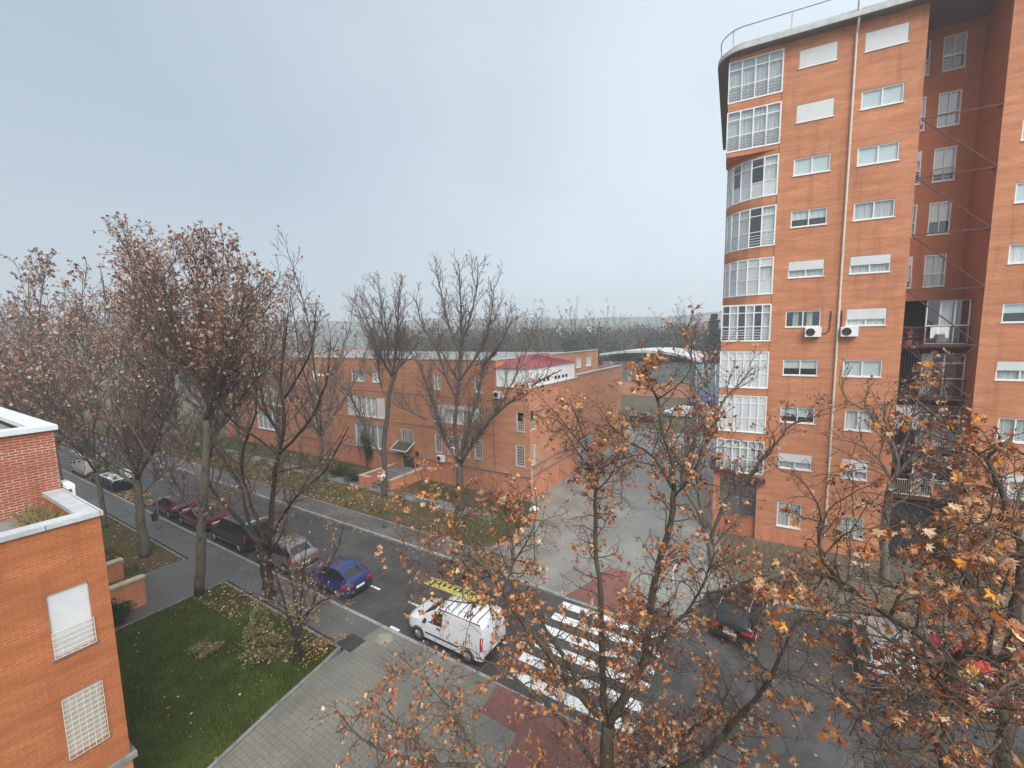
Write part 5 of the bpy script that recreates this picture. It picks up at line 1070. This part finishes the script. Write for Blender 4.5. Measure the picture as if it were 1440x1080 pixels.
def small_leaf(mb, rng, c, d, n, s, mi):
    sd = d.cross(n); 
    if sd.length < 1e-4: sd = d.orthogonal()
    sd.normalize(); n = sd.cross(d); b = rng.uniform(-.35,.35)
    o = len(mb.v); w_ = rng.uniform(.35,.6)
    mb.v += [tuple(c), tuple(c+d*(s*.5)+sd*(s*w_)+n*(b*s)), tuple(c+d*s), tuple(c+d*(s*.5)-sd*(s*w_)+n*(b*s))]
    mb.f += [(o,o+1,o+2),(o,o+2,o+3)]; mb.m += [mi,mi]
class Tree:
    def __init__(s, rng, env=None): s.env = env; s.rng = rng; s.limb = MB(); s.tw = MB(); s.anch = []
    def path(s, p, d, L, n, wob, up):
        pts = [p]; d = d.copy()
        for i in range(n):
            d = (d + rv(s.rng)*wob + Vector((0,0,up))).normalized(); p = p + d*(L/n); pts.append(p)
        return pts
    def branches(s, pts, rads, P, lev):
        """children of a branch: P = list of per-level dicts"""
        if lev >= len(P): return
        q = P[lev]; rng = s.rng
        cum = [0]
        for a,b in zip(pts,pts[1:]): cum.append(cum[-1]+(b-a).length)
        L = cum[-1]
        if L < .02: return
        x = L*q.get('start',.15) + rng.uniform(0,q['sp']); phi = rng.uniform(0,6.28)
        while x < L:
            i = 0
            while i < len(cum)-2 and cum[i+1] < x: i += 1
            f = (x-cum[i])/max(1e-6,cum[i+1]-cum[i]); p = pts[i].lerp(pts[i+1], f); r = rads[i]+(rads[i+1]-rads[i])*f
            t = (pts[i+1]-pts[i]).normalized(); phi += 2.4+rng.uniform(-.6,.6)
            a = t.orthogonal().normalized(); b = t.cross(a); ang = R(rng.uniform(*q.get('ang',(30,65))))
            d = t*math.cos(ang) + (a*math.cos(phi)+b*math.sin(phi))*math.sin(ang)
            d = (d + Vector((0,0,q.get('up',.2)))).normalized()
            ln = q['len']*rng.uniform(.45,1.15)*(1-.45*x/L)
            if s.env:
                ec, er = s.env
                def ef(v): return math.sqrt(sum(((v[k]-ec[k])/er[k])**2 for k in range(3)))
                f0, f1 = ef(p), ef(p+d*ln)
                if f0 > 1.04: x += q['sp']; continue
                if f1 > 1: ln = ln*max(.15, min(1,(1-f0)/max(1e-3,f1-f0)))
            r0 = max(q['r1'], min(r*.62, q['r0'])); r1 = q['r1']
            n = q.get('n',4); pp = s.path(p, d, ln, n, q.get('wob',.22), q.get('bend',.06))
            rr = [r0+(r1-r0)*k/n for k in range(n+1)]
            s.tw.tube(pp, rr, q.get('sides',4), 0, False)
            if lev == len(P)-1 or q.get('leafy'): s.anch.append((pp[-1], (pp[-1]-pp[-2]).normalized()))
            if lev == len(P)-1 and n > 1: s.anch.append((pp[n//2], d))
            s.branches(pp, rr, P, lev+1)
            x += q['sp']*rng.uniform(.6,1.4)
    def limb_from(s, L, sides=8):
        pts = [Vector(p[:3]) for p in L]; rad = [p[3] for p in L]
        # smooth the hand-laid points a little
        P2, R2 = [], []
        for i in range(len(pts)-1):
            p0 = pts[max(i-1,0)]; p1 = pts[i]; p2 = pts[i+1]; p3 = pts[min(i+2,len(pts)-1)]
            for k in range(3):
                t = k/3; t2=t*t; t3=t2*t
                v = .5*((2*p1)+(p2-p0)*t+(2*p0-5*p1+4*p2-p3)*t2+(3*p1-p0-3*p2+p3)*t3)
                if 0 < i or k: v = v + rv(s.rng)*min(.05, rad[i]*.35)
                P2.append(v); R2.append(rad[i]+(rad[i+1]-rad[i])*t)
        P2.append(pts[-1]); R2.append(rad[-1])
        s.limb.tube(P2, R2, sides, 0)
        return P2, R2
def finish(name, tr, base, label, group, mats, leaf_fn, dens, size, freq=.5, thr=0., per=(1,2), hang=.0, balls=0, low=.25, seed=0, zfun=None, crown_mats=None):
    rng = random.Random(seed+77)
    t = thing(name, label, 'tree', base, 0, group)
    off = Vector(base)
    for m in (tr.limb, tr.tw): m.v = [(v[0]-off.x,v[1]-off.y,v[2]-off.z) for v in m.v]
    tr.limb.build('trunk', mats[0], t, smooth=True, uv=False)
    so_ = Vector((seed*7.3,seed*3.1,seed*1.7))
    for p,d in tr.anch:
        k = mnoise.noise(p*freq+so_)
        pr = dens*(1 if k > thr else low) if zfun is None else dens*(1 if k > thr else .25)*zfun(p)
        if rng.random() < pr:
            for q in range(rng.randint(*per)):
                dd = (d + rv(rng)*.9 + Vector((0,0,-hang))).normalized(); n = rv(rng)
                leaf_fn(tr.tw, rng, p-off+rv(rng)*.05, dd, n, rng.uniform(*size), 1)
    tr.tw.build('crown', mats[1:3], t, uv=False)
    if balls:
        b = MB(); A = [a for a in tr.anch if rng.random() < .6]
        for p,d in rng.sample(A, min(balls,len(A))):
            c = p-off+Vector((rng.uniform(-.05,.05),rng.uniform(-.05,.05),-rng.uniform(.04,.1))); r = rng.uniform(.014,.021)
            o = len(b.v); b.v += [tuple(c+Vector(q)*r) for q in ((1,0,0),(-1,0,0),(0,1,0),(0,-1,0),(0,0,1),(0,0,-1))]
            for f in ((0,2,4),(2,1,4),(1,3,4),(3,0,4),(2,0,5),(1,2,5),(3,1,5),(0,3,5)): b.f.append(tuple(o+i for i in f)); b.m.append(0)
            b.tube([tuple(p-off),tuple(c)], .003, 3, 0, False)
        tag(b.build('seed_ball', M['bark_dark'], t, smooth=True, uv=False), kind='stuff')
    return t
def skel_tree(key, seed, P, name, label, group, mats, leaf_fn, dens, size, sides=8, first_plain=True, thick=1., extra=0, exlen=6., exr=.06, exel=(38,72), env=None, **k):
    rng = random.Random(seed); tr = Tree(rng, env); base = SKEL[key][0][0][:3]
    for i,L in enumerate(SKEL[key]):
        L = [(a,b,c,r*thick) for a,b,c,r in L]
        pts, rad = tr.limb_from(L, sides)
        if i == 0: spine = (pts, rad)
        if i == 0 and first_plain: continue
        tr.branches(pts, rad, P, 0)
    allp = [Vector(p[:3]) for L in SKEL[key][1:] for p in L[:max(2,len(L)//2)]]
    for i in range(extra):
        p = rng.choice(allp) if i % 3 else spine[0][-1-rng.randint(0,3)]; a = i*2.4+rng.uniform(-.5,.5); el = R(rng.uniform(*exel))
        d = Vector((math.cos(a)*math.cos(el), math.sin(a)*math.cos(el), math.sin(el))); ln = exlen*rng.uniform(.6,1.1); pts = [p]
        for j in range(4): d = (d+rv(rng)*.2+Vector((0,0,.08))).normalized(); p = p+d*ln/4; pts.append(p)
        if env: pts = [q for j,q in enumerate(pts) if j < 2 or sum(((q[k]-env[0][k])/env[1][k])**2 for k in range(3)) < .85]
        tr.branches(*tr.limb_from([(*q, exr*(1-.2*j)) for j,q in enumerate(pts)], 6), P, 0)
    return finish(name, tr, base, label, group, mats, leaf_fn, dens, size, seed=seed, **k)
def auto_tree(base, seed, h, trunk_h, spread, nl, P, name, label, group, mats, leaf_fn, dens, size, lean=.06, r=.2, **k):
    rng = random.Random(seed); tr = Tree(rng); b = Vector(base)
    lx, ly = rng.uniform(-lean,lean), rng.uniform(-lean,lean)
    top = b + Vector((lx*trunk_h, ly*trunk_h, trunk_h))
    trunk = [(*b, r*1.15), (*(b+(top-b)*.3), r), (*(b+(top-b)*.7), r*.9), (*top, r*.8)]
    tr.limb_from(trunk, 8)
    for i in range(nl):
        a = 6.283*i/nl + rng.uniform(-.4,.4); lead = i == 0
        el = R(rng.uniform(72,85) if lead else rng.uniform(42,66)); L_ = (h-trunk_h)*(1. if lead else rng.uniform(.75,.95))
        d = Vector((math.cos(a)*math.cos(el), math.sin(a)*math.cos(el), math.sin(el))); p = top - Vector((0,0,rng.uniform(0,.25)*trunk_h*(0 if lead else 1)))
        pts = [p]
        for j in range(5):
            d = (d + rv(rng)*.16 + Vector((0,0,.10))).normalized(); 
            sp = spread if not lead else 1
            p = p + Vector((d.x*sp, d.y*sp, d.z))*(L_/5); pts.append(p)
        rr_ = [r*.62*(1-.82*j/5) for j in range(6)]
        pp, rq = tr.limb_from([(*q, x) for q,x in zip(pts,rr_)], 6); tr.branches(pp, rq, P, 0)
    return finish(name, tr, base, label, group, mats, leaf_fn, dens, size, seed=seed, **k)

TG = 'plane trees lining the near pavement'; FG = 'bare trees lining the far pavement'
MN = (M['bark_near'], M['twig'], M['leaf_near']); MM = (M['bark'], M['twig'], M['leaf_mid']); MB_ = (M['bark_far'], M['twig_far'], M['leaf_far'])
PN = [dict(sp=.17,len=1.65,r0=.019,r1=.006,n=8,wob=.42,ang=(35,85),up=.02,bend=.0,start=.08,sides=5,leafy=True),
      dict(sp=.135,len=.62,r0=.0085,r1=.0042,n=5,wob=.5,ang=(35,85),up=-.02,bend=-.03,sides=4,leafy=True),
      dict(sp=.11,len=.24,r0=.005,r1=.0032,n=3,wob=.5,ang=(35,80),up=-.05,sides=3)]
skel_tree('T10', 10, PN, 'plane_tree', 'nearest rusty plane tree in the middle foreground forking before the zebra crossing', TG, MN, lobed_leaf, .40, (.034,.108), low=.06, per=(2,5), hang=1.0, balls=900, freq=1.3, thr=.14, thick=1.3, extra=8, exlen=3.0, exr=.022, exel=(10,70))
skel_tree('T15', 15, [dict(PN[0],sp=.22),dict(PN[1],sp=.15),PN[2]], 'plane_tree', 'closest plane tree at the lower right, large orange leaves in front of the red car', TG, MN, lobed_leaf, .28, (.04,.115), low=.06, per=(2,5), hang=.9, balls=900, freq=1.3, thr=.14, thick=1.15, extra=8, exlen=2.6, exr=.02, exel=(0,50))
PS = [dict(sp=.36,len=3.0,r0=.055,r1=.015,n=6,wob=.2,ang=(25,55),up=.32,bend=.09,start=.12,sides=5),
      dict(sp=.26,len=1.3,r0=.020,r1=.009,n=4,wob=.25,ang=(25,60),up=.25,bend=.06,sides=4,leafy=True),
      dict(sp=.20,len=.6,r0=.010,r1=.007,n=3,wob=.3,ang=(30,60),up=.15,sides=3)]
hi = lambda p: 0.10 + 1.0*max(0,min(1,(p.z-10)/6))
skel_tree('T2', 2, PS, 'plane_tree', 'tall plane tree with a knobbly pale trunk beside the lawn, reddish leaves on top', TG, MM, small_leaf, .72, (.08,.175), per=(1,3), zfun=hi, freq=.3, thr=-.15, extra=9, exlen=7.5, exel=(34,70), env=((-22.4,9.9,11.8),(7.8,6.8,7.2)))
skel_tree('T1', 1, PS, 'plane_tree', 'tallest plane tree, thick pale trunk forking low by the garden walls', TG, MM, small_leaf, .72, (.08,.175), per=(1,3), zfun=hi, freq=.3, thr=-.15, extra=10, exlen=8, exel=(34,70), env=((-33.6,10,12.6),(8,7,8.6)))
PD = [dict(sp=.45,len=2.3,r0=.045,r1=.014,n=6,wob=.22,ang=(25,60),up=.25,bend=.07,start=.22,sides=5),
      dict(sp=.28,len=1.05,r0=.018,r1=.009,n=4,wob=.28,ang=(25,60),up=.2,bend=.05,sides=4,leafy=True),
      dict(sp=.22,len=.5,r0=.010,r1=.007,n=3,wob=.3,ang=(30,60),up=.1,sides=3)]
skel_tree('T5', 5, PD, 'bare_tree', 'dark many-stemmed bare tree fanning out in front of the black people carrier', None, (M['bark_dark'], M['twig'], M['leaf_mid']), small_leaf, .26, (.07,.14), thick=1.15, zfun=lambda p: .25+max(0,min(1,(p.z-9)/5)), extra=4, exlen=5, env=((-20.8,11.3,9),(7,3.8,7.2)))
PB = [dict(sp=.40,len=2.6,r0=.05,r1=.016,n=6,wob=.2,ang=(22,50),up=.3,bend=.09,start=.12,sides=5),
      dict(sp=.28,len=1.2,r0=.020,r1=.012,n=4,wob=.25,ang=(25,55),up=.25,bend=.06,sides=4,leafy=True),
      dict(sp=.23,len=.55,r0=.013,r1=.0095,n=3,wob=.3,ang=(30,55),up=.12,sides=3)]
skel_tree('T7', 7, PB, 'bare_tree', 'slim bare tree standing left of the green lamp and the brick entrance walls', FG, MB_, small_leaf, .2, (.07,.13), extra=5, exlen=6, exel=(45,68), thick=1.15, env=((-27,24.5,11.8),(5.8,5.5,7.4)))
skel_tree('T8', 8, PB, 'bare_tree', 'large bare tree spreading in a broad V in front of the white roof room', FG, MB_, small_leaf, .2, (.07,.13), extra=6, exlen=7, exel=(42,66), thick=1.3, env=((-20.3,25.6,11.6),(8.8,6.5,9.6)))
skel_tree('T13', 13, PD, 'plane_tree', 'half bare plane tree forking in a V before the porch of the tower', FG, MM, small_leaf, .5, (.10,.2), per=(1,3), freq=.5, thick=1.2, extra=3, exlen=5)
skel_tree('T14', 14, PD, 'plane_tree', 'straight trunked plane tree in front of the tower, right of its downpipe', FG, MM, small_leaf, .45, (.10,.2), per=(1,3), freq=.5, thick=1.1, extra=3, exlen=4)
# the small leaning tree with tan hanging seed foliage
PT = [dict(sp=.22,len=1.0,r0=.018,r1=.006,n=5,wob=.3,ang=(30,70),up=.1,bend=-.02,start=.2,sides=4,leafy=True),
      dict(sp=.17,len=.45,r0=.007,r1=.004,n=4,wob=.35,ang=(30,70),up=.05,bend=-.03,sides=3,leafy=True),
      dict(sp=.14,len=.2,r0=.005,r1=.003,n=2,wob=.3,ang=(30,70),up=0,sides=3)]
skel_tree('T6', 6, PT, 'small_tree', 'small tree with a dark stem and hanging tan seed clusters at the lawn corner', None, (M['bark_dark'], M['twig_red'], M['leaf_tan']), small_leaf, .55, (.035,.085), per=(1,4), hang=.9, freq=.9, thr=-.1, extra=7, exlen=2.2, exr=.02, exel=(20,70))
# further street trees along both pavements, each its own crown
near_more = [(-41.6,9.9,'slim dark trunked plane tree at the near pavement behind the left brick building'),(-49.5,9.6,'plane tree beside the skip at the far end of the near pavement'),(-57.3,9.6,'plane tree opposite the distant white van on the near pavement'),(-65,9.6,'leafy plane tree near the left edge, behind the roof storey of the near building'),(-73,9.4,'leafy plane tree at the left edge just above the pale roof coping'),(-82,9.5,'leafy far plane tree at the extreme left edge')]
PSm = [dict(sp=.60,len=3.2,r0=.05,r1=.018,n=6,wob=.2,ang=(25,55),up=.3,bend=.08,start=.12,sides=4),
      dict(sp=.38,len=1.4,r0=.022,r1=.014,n=4,wob=.25,ang=(25,60),up=.25,bend=.06,sides=3,leafy=True),
      dict(sp=.30,len=.65,r0=.015,r1=.011,n=2,wob=.3,ang=(30,60),up=.15,sides=3)]
for i,(x,y,lab) in enumerate(near_more):
    auto_tree((x,y,.1), 30+i, (18,20,20,21,21.5,22)[i], (5.5,6,6,5.5,6,6)[i], 1.2, 8, PSm, 'plane_tree', lab, TG, MM, small_leaf, .8, (.14,.27), per=(1,3), zfun=lambda p: .16+.9*max(0,min(1,(p.z-9)/6)), freq=.25, thr=-.15, r=.15 if i == 0 else .22)
far_more = [(-36.1,24.3,'bare tree with upright limbs just left of the entrance shrubs across the street'),(-44,24.6,'brown bare tree in front of the left part of the long brick block'),(-51.8,24.4,'bare tree before the far left end of the long brick block'),(-59.6,24.6,'bare tree beyond the left end of the long brick block, across from the skip'),(-68,24.5,'tall bare tree far left across the street behind the leafy crowns'),(-77,24.3,'last bare tree of the far row at the left')]
for i,(x,y,lab) in enumerate(far_more):
    auto_tree((x,y,.1), 50+i, (21.5,19,20,21,21,21)[i], 5, 1.0, 6, PSm, 'bare_tree', lab, FG, MB_, small_leaf, .45 if i else .12, (.11,.22), per=(1,3), zfun=lambda p: .3+.7*max(0,min(1,(p.z-6)/8)), r=.2)

# ------------------------------------------------------------------ background wood, conifers, evergreens
def leaf_cloud(mb, rng, c, rx, ry, rz, n, s, mi=0, lumps=9, flat=.0):
    L = [(Vector((rng.gauss(0,.42)*rx, rng.gauss(0,.42)*ry, rng.uniform(-.55,.6)*rz)), rng.uniform(.3,.55)) for _ in range(lumps)]
    c = Vector(c)
    for i in range(n):
        o,k = L[i % lumps]; v = rv(rng)*(rng.random()**.4)
        p = c+o+Vector((v.x*rx*k, v.y*ry*k, v.z*rz*k)); small_leaf(mb, rng, p, rv(rng), rv(rng), rng.uniform(*s), mi)
def evergreen(base, seed, h, w_, label, group=None, mat='leaf_green', n=5000, s=(.25,.5), name='evergreen_tree'):
    rng = random.Random(seed); t = thing(name, label, 'tree', base, 0, group)
    b = MB(); b.tube([(0,0,0),(.1,0,h*.3),(0,.1,h*.6)], [.25,.2,.1], 8); b.build('trunk', M['bark_dark'], t, smooth=True, uv=False)
    m = MB(); leaf_cloud(m, rng, (0,0,h*.6), w_, w_, h*.42, n, s, 0, 22); m.build('crown', M[mat], t, uv=False); return t
def conifer(base, seed, h, w_, label, mat='leaf_olive', n=5200, name='conifer', s=(.2,.45), group=None):
    rng = random.Random(seed); t = thing(name, label, 'tree', base, 0, group)
    b = MB(); b.tube([(0,0,0),(0,0,h*.5),(0,0,h*.97)], [w_*.07,w_*.05,.02], 8); b.build('trunk', M['bark_dark'], t, smooth=True, uv=False)
    m = MB()
    nb = 70
    for i in range(nb):
        f = (i+.5)/nb; z = h*(.06+.92*f); L_ = w_*(1-f)**.8*rng.uniform(.7,1.15)+.06; a = i*2.4+rng.uniform(-.3,.3); d = Vector((math.cos(a),math.sin(a),rng.uniform(-.25,.25)))
        for q in range(n//nb):
            u = rng.random()**.7; p = Vector((0,0,z))+d*(L_*u)+rv(rng)*(L_*.16+.04)
            small_leaf(m, rng, p, (d+rv(rng)*.8).normalized(), rv(rng), rng.uniform(*s), 0)
    m.build('crown', M[mat], t, uv=False); return t
PF = [dict(sp=1.1,len=3.0,r0=.06,r1=.03,n=4,wob=.22,ang=(25,50),up=.3,bend=.09,start=.1,sides=3),
      dict(sp=.6,len=1.5,r0=.035,r1=.022,n=3,wob=.25,ang=(25,55),up=.25,bend=.06,sides=3,leafy=True),
      dict(sp=.5,len=.8,r0=.024,r1=.018,n=2,wob=.3,ang=(30,55),up=.12,sides=3)]
protos = [auto_tree((-9,124,-.05), 70, 17, 4, .8, 5, PF, 'bare_tree', 'bare tree in the hazy wood behind the sports hall', 'bare trees in the background wood', (M['bark'],M['twig_far'],M['leaf_far']), small_leaf, .12, (.2,.35)),
          auto_tree((-36,122,-.05), 71, 18, 5, .75, 6, PF, 'bare_tree', 'bare tree in the hazy wood behind the sports hall', 'bare trees in the background wood', (M['bark'],M['twig_far'],M['leaf_far']), small_leaf, .25, (.2,.35))]
rng = random.Random(8)
spots = []
for i in range(34): spots.append((rng.uniform(-85,-22), rng.uniform(62,108)))
for i in range(30):
    D = rng.uniform(120,165); spots.append((rng.uniform(-.75,.02)*D, D))
for i in range(26):
    D = rng.uniform(60,150); spots.append((rng.uniform(-2.6,-1.0)*D, D))
spots = [(x,y) for x,y in spots if not (-38 < x < -6 and y < 120)]
for i,(X,D) in enumerate(spots):
    o = copy_tree(protos[i%2]); o.location = (X,D,-.05); k = rng.uniform(.9,1.25)*(1 if D < 110 else 1.1); o.scale = (k,k,k*rng.uniform(.9,1.1)); o.rotation_euler = (0,0,rng.uniform(0,6.28))
ev = evergreen((-27,128,-.05), 90, 13, 8, 'rounded dark evergreen in the hazy wood behind the sports hall', 'evergreens in the background wood', 'leaf_olive', 5200, (.35,.7))
for i in range(15):
    D = rng.uniform(126,185); X = rng.uniform(-.85,0.0)*D
    if i >= 10: D = rng.uniform(75,120); X = rng.uniform(-90,-42)
    o = copy_tree(ev); k = rng.uniform(1.0,1.4); o.location = (X,D,-.05); o.scale = (k*1.1,k*1.1,k); o.rotation_euler = (0,0,rng.uniform(0,6.28))
conifer((-12.5,112,-.05), 93, 18.5, 4.2, 'pointed dark conifer standing left of the tower in the distance', n=6500, s=(.35,.7))
# pale blocks on the horizon
for i,(x,y,w_,d_,h,lab) in enumerate(((-300,330,30,14,30,'pale far apartment block on the horizon above the bare street trees'),(-190,380,40,14,24,'long pale far block on the horizon behind the wood'),(-60,420,26,14,28,'pale far block on the horizon left of the tower'))):
    t = thing('far_building', lab, 'building', (x,y,-.05), R(-20+14*i), 'pale blocks on the horizon')
    b = MB(); b.box(0,w_,0,d_,0,h); b.build('wall', M['concrete'], t)
    b = MB()
    for r_ in range(int(h/3)-1):
        for c_ in range(int(w_/3)): b.box(.8+c_*3,2.3+c_*3,-.06,-.0,1.5+r_*3,2.9+r_*3)
    tag(b.build('window', M['carglass'], t), kind='stuff'); b = MB(); b.box(-.3,w_+.3,-.3,d_+.3,h,h+.6); b.build('roof', M['coping'], t)
# shrubs
def shrub(x, y, h, w_, seed, label, mat, n=900, s=(.04,.09), name='shrub', z=.12, cat='shrub'):
    rng = random.Random(seed); t = thing(name, label, cat, (x,y,z))
    b = MB()
    for i in range(7):
        a = i*.9; b.tube([(0,0,0),(math.cos(a)*w_*.3,math.sin(a)*w_*.3,h*.45),(math.cos(a)*w_*.6,math.sin(a)*w_*.6,h*.8)], [.02,.012,.005], 4)
    b.build('stem', M['bark_dark'], t, uv=False)
    m = MB(); leaf_cloud(m, rng, (0,0,h*.5), w_*1.0, w_*1.0, h*.5, n, s, 0, 14); m.build('foliage', M[mat], t, uv=False); return t
conifer((-18.35,8.75,.1), 95, 2.3, .8, 'yellowish green bushy conifer on the lawn beside the small tan tree', 'leaf_yellow', 7000, 'bushy_conifer', (.05,.11))
shrub(-26.75,6.3,1.3,.75,101,'dark green clipped shrub against the near garden wall by the lawn','leaf_green',2600)
shrub(-20.6,7.6,.55,.6,102,'low brown tufted plant on the lawn left of the bushy conifer','leaf_tan',700)
shrub(-36.5,26.0,1.2,1.1,103,'dark green round shrub on the far lawn left of the entrance walls','leaf_green',1800,(.06,.13))
shrub(-34.0,25.6,1.1,.9,104,'bright green shrub next to the entrance wall across the street','leaf_olive',1600,(.06,.12))
shrub(-35.8,29.0,4.6,.8,105,'dark climbing plant against the front of the long brick block left of the door','leaf_green',2200,(.07,.14),'climbing_plant')
shrub(-16.4,10.2,.7,.75,106,'low tangle of orange brown shoots at the very corner of the lawn','leaf_fallen',600)
# purplish twiggy bush beside the blue hatchback
tr = Tree(random.Random(66)); base = (-20.4,12.05,.12)
for i in range(9):
    a = i*.7; tr.branches(*tr.limb_from([(base[0],base[1],.12,.014),(base[0]+math.cos(a)*.35,base[1]+math.sin(a)*.3,.9,.01),(base[0]+math.cos(a)*.8,base[1]+math.sin(a)*.6,1.9,.005)],5), [dict(sp=.14,len=.6,r0=.006,r1=.004,n=4,wob=.3,up=.1,sides=3,leafy=True),dict(sp=.12,len=.25,r0=.004,r1=.003,n=3,wob=.3,sides=3)], 0)
finish('twiggy_bush', tr, base, 'leafless purplish twiggy bush at the kerb beside the blue hatchback', None, (M['twig_red'],M['twig_red'],M['leaf_mid']), small_leaf, .02, (.04,.07))['category'] = 'bush'
# young bare saplings by the silver car
for i,(x,y,h,lab) in enumerate(((-20.6,11.6,5.2,'thin bare sapling standing in front of the silver car, left of two'),(-19.9,11.3,6.0,'thin bare sapling leaning right behind the purplish bush'))):
    tr = Tree(random.Random(120+i)); L = [(x,y,.12,.035),(x+.05,y,h*.4,.028),(x+(.1,.5)[i],y,h*.75,.018),(x+(.1,.9)[i],y,h,.008)]
    pp,rr_ = tr.limb_from(L,6); tr.branches(pp,rr_,[dict(sp=.45,len=1.0,r0=.01,r1=.005,n=5,wob=.25,up=.25,start=.35,sides=4),dict(sp=.25,len=.4,r0=.006,r1=.004,n=3,wob=.3,up=.1,sides=3)],0)
    finish('sapling', tr, (x,y,.12), lab, None, (M['bark'],M['twig'],M['leaf_mid']), small_leaf, .06, (.05,.1))

# ------------------------------------------------------------------ grass and fallen leaves
def inside(poly, x, y):
    c = False; n = len(poly)
    for i in range(n):
        (x0,y0),(x1,y1) = poly[i],poly[i-1]
        if (y0 > y) != (y1 > y) and x < (x1-x0)*(y-y0)/(y1-y0)+x0: c = not c
    return c
def grass(name, poly, n, z, mat, hgt, dens_fn=None, seed=1, w_=.012):
    rng = random.Random(seed); m = MB(); xs = [p[0] for p in poly]; ys = [p[1] for p in poly]; k = 0; tries = 0
    while k < n and tries < n*6:
        tries += 1
        x = rng.uniform(min(xs),max(xs)); y = rng.uniform(min(ys),max(ys))
        if not inside(poly,x,y): continue
        q = mnoise.noise(Vector((x*.7,y*.7,seed)))
        if rng.random() > (.75+q*.9 if dens_fn is None else dens_fn(x,y,q)): continue
        k += 1; a = rng.uniform(0,6.28); h = rng.uniform(*hgt)*(1+.5*q); dx,dy = math.cos(a),math.sin(a); b_ = rng.uniform(-.5,.5)*h
        o = len(m.v); m.v += [(x-dx*w_,y-dy*w_,z),(x+dx*w_,y+dy*w_,z),(x-dy*b_,y+dx*b_,z+h)]; m.f.append((o,o+1,o+2)); m.m.append(0)
    return tag(m.build(name, M[mat], uv=False), kind='stuff')
grass('lawn_grass', lawn_poly, 110000, .13, 'grass', (.05,.15), lambda x,y,q: (.62+1.5*mnoise.noise(Vector((x*2.4,y*2.4,3)))+.5*q) if y < 9.8+q else .3)
grass('verge_grass', rect(-46,-31.1,3.6,10.8), 30000, .13, 'grass', (.04,.1), lambda x,y,q: .9 if q > .0 and y < 9 else .12, 2)
grass('far_grass', [(-66,21.2),(-16.3,21.2),(-15,22.6),(-15,27),(-16.6,29.5),(-66,29.5)], 60000, .13, 'grass', (.04,.1), lambda x,y,q: .95 if (q > .08 or x > -20) else .15, 3, .02)
def litter(name, areas, label=None):
    rng = random.Random(44); m = MB()
    for poly,n,z,sz in areas:
        xs = [p[0] for p in poly]; ys = [p[1] for p in poly]; k = 0
        while k < n:
            x = rng.uniform(min(xs),max(xs)); y = rng.uniform(min(ys),max(ys))
            if not inside(poly,x,y): continue
            if n > 60 and mnoise.noise(Vector((x*.55,y*.55,7))) < rng.uniform(-.5,.25): continue
            k += 1; d = Vector((rng.gauss(0,1),rng.gauss(0,1),rng.uniform(-.1,.3))).normalized(); small_leaf(m, rng, Vector((x,y,z+rng.uniform(.012,.03))), d, Vector((rng.gauss(0,.25),rng.gauss(0,.25),1)).normalized(), rng.uniform(*sz), 0)
    return tag(m.build(name, M['leaf_fallen'], uv=False), kind='stuff')
litter('fallen_leaves', [(lawn_poly,420,.18,(.04,.11)),([(-26,9.2),(-16,9.2),(-16,10.8),(-26,10.8)],420,.16,(.06,.14)),(rect(-46,-31.1,3.6,10.8),700,.16,(.09,.18)),(rect(-60,-26,21.2,24.8),2300,.15,(.08,.17)),(rect(-48,-16,21.2,29.4),900,.15,(.1,.2)),
    (rect(-50.5,-44.5,12.9,14.6),900,.02,(.1,.2)),(rect(-45,-16,FY-.5,FY),160,.01,(.08,.16)),(rect(-45,-16,FY+.2,20.9),200,.125,(.08,.16)),(rect(-45,-15.5,11.1,12.6),60,.125,(.08,.15)),
    (rect(-15,12,-2,12.5),170,.125,(.07,.15)),(rect(-14,-3,19.5,31),140,.125,(.08,.16)),(rect(-1,14,24.5,31),500,.125,(.08,.17)),(rect(-20,14,13,19),55,.004,(.08,.15)),(rect(0,14,19.3,24),140,.004,(.08,.16))])

# ------------------------------------------------------------------ misty air
hz = MB(); hz.box(-800,800,-800,800,-1.1,46)
t = NT('thin_mist'); pv = t.n('ShaderNodeVolumePrincipled'); pv.inputs['Color'].default_value = (.86,.9,.95,1); pv.inputs['Density'].default_value = HAZE; pv.inputs['Anisotropy'].default_value = .1
t.l(pv.outputs[0], t.out.inputs['Volume'])
tag(hz.build('haze', t.mat, uv=False), kind='stuff')
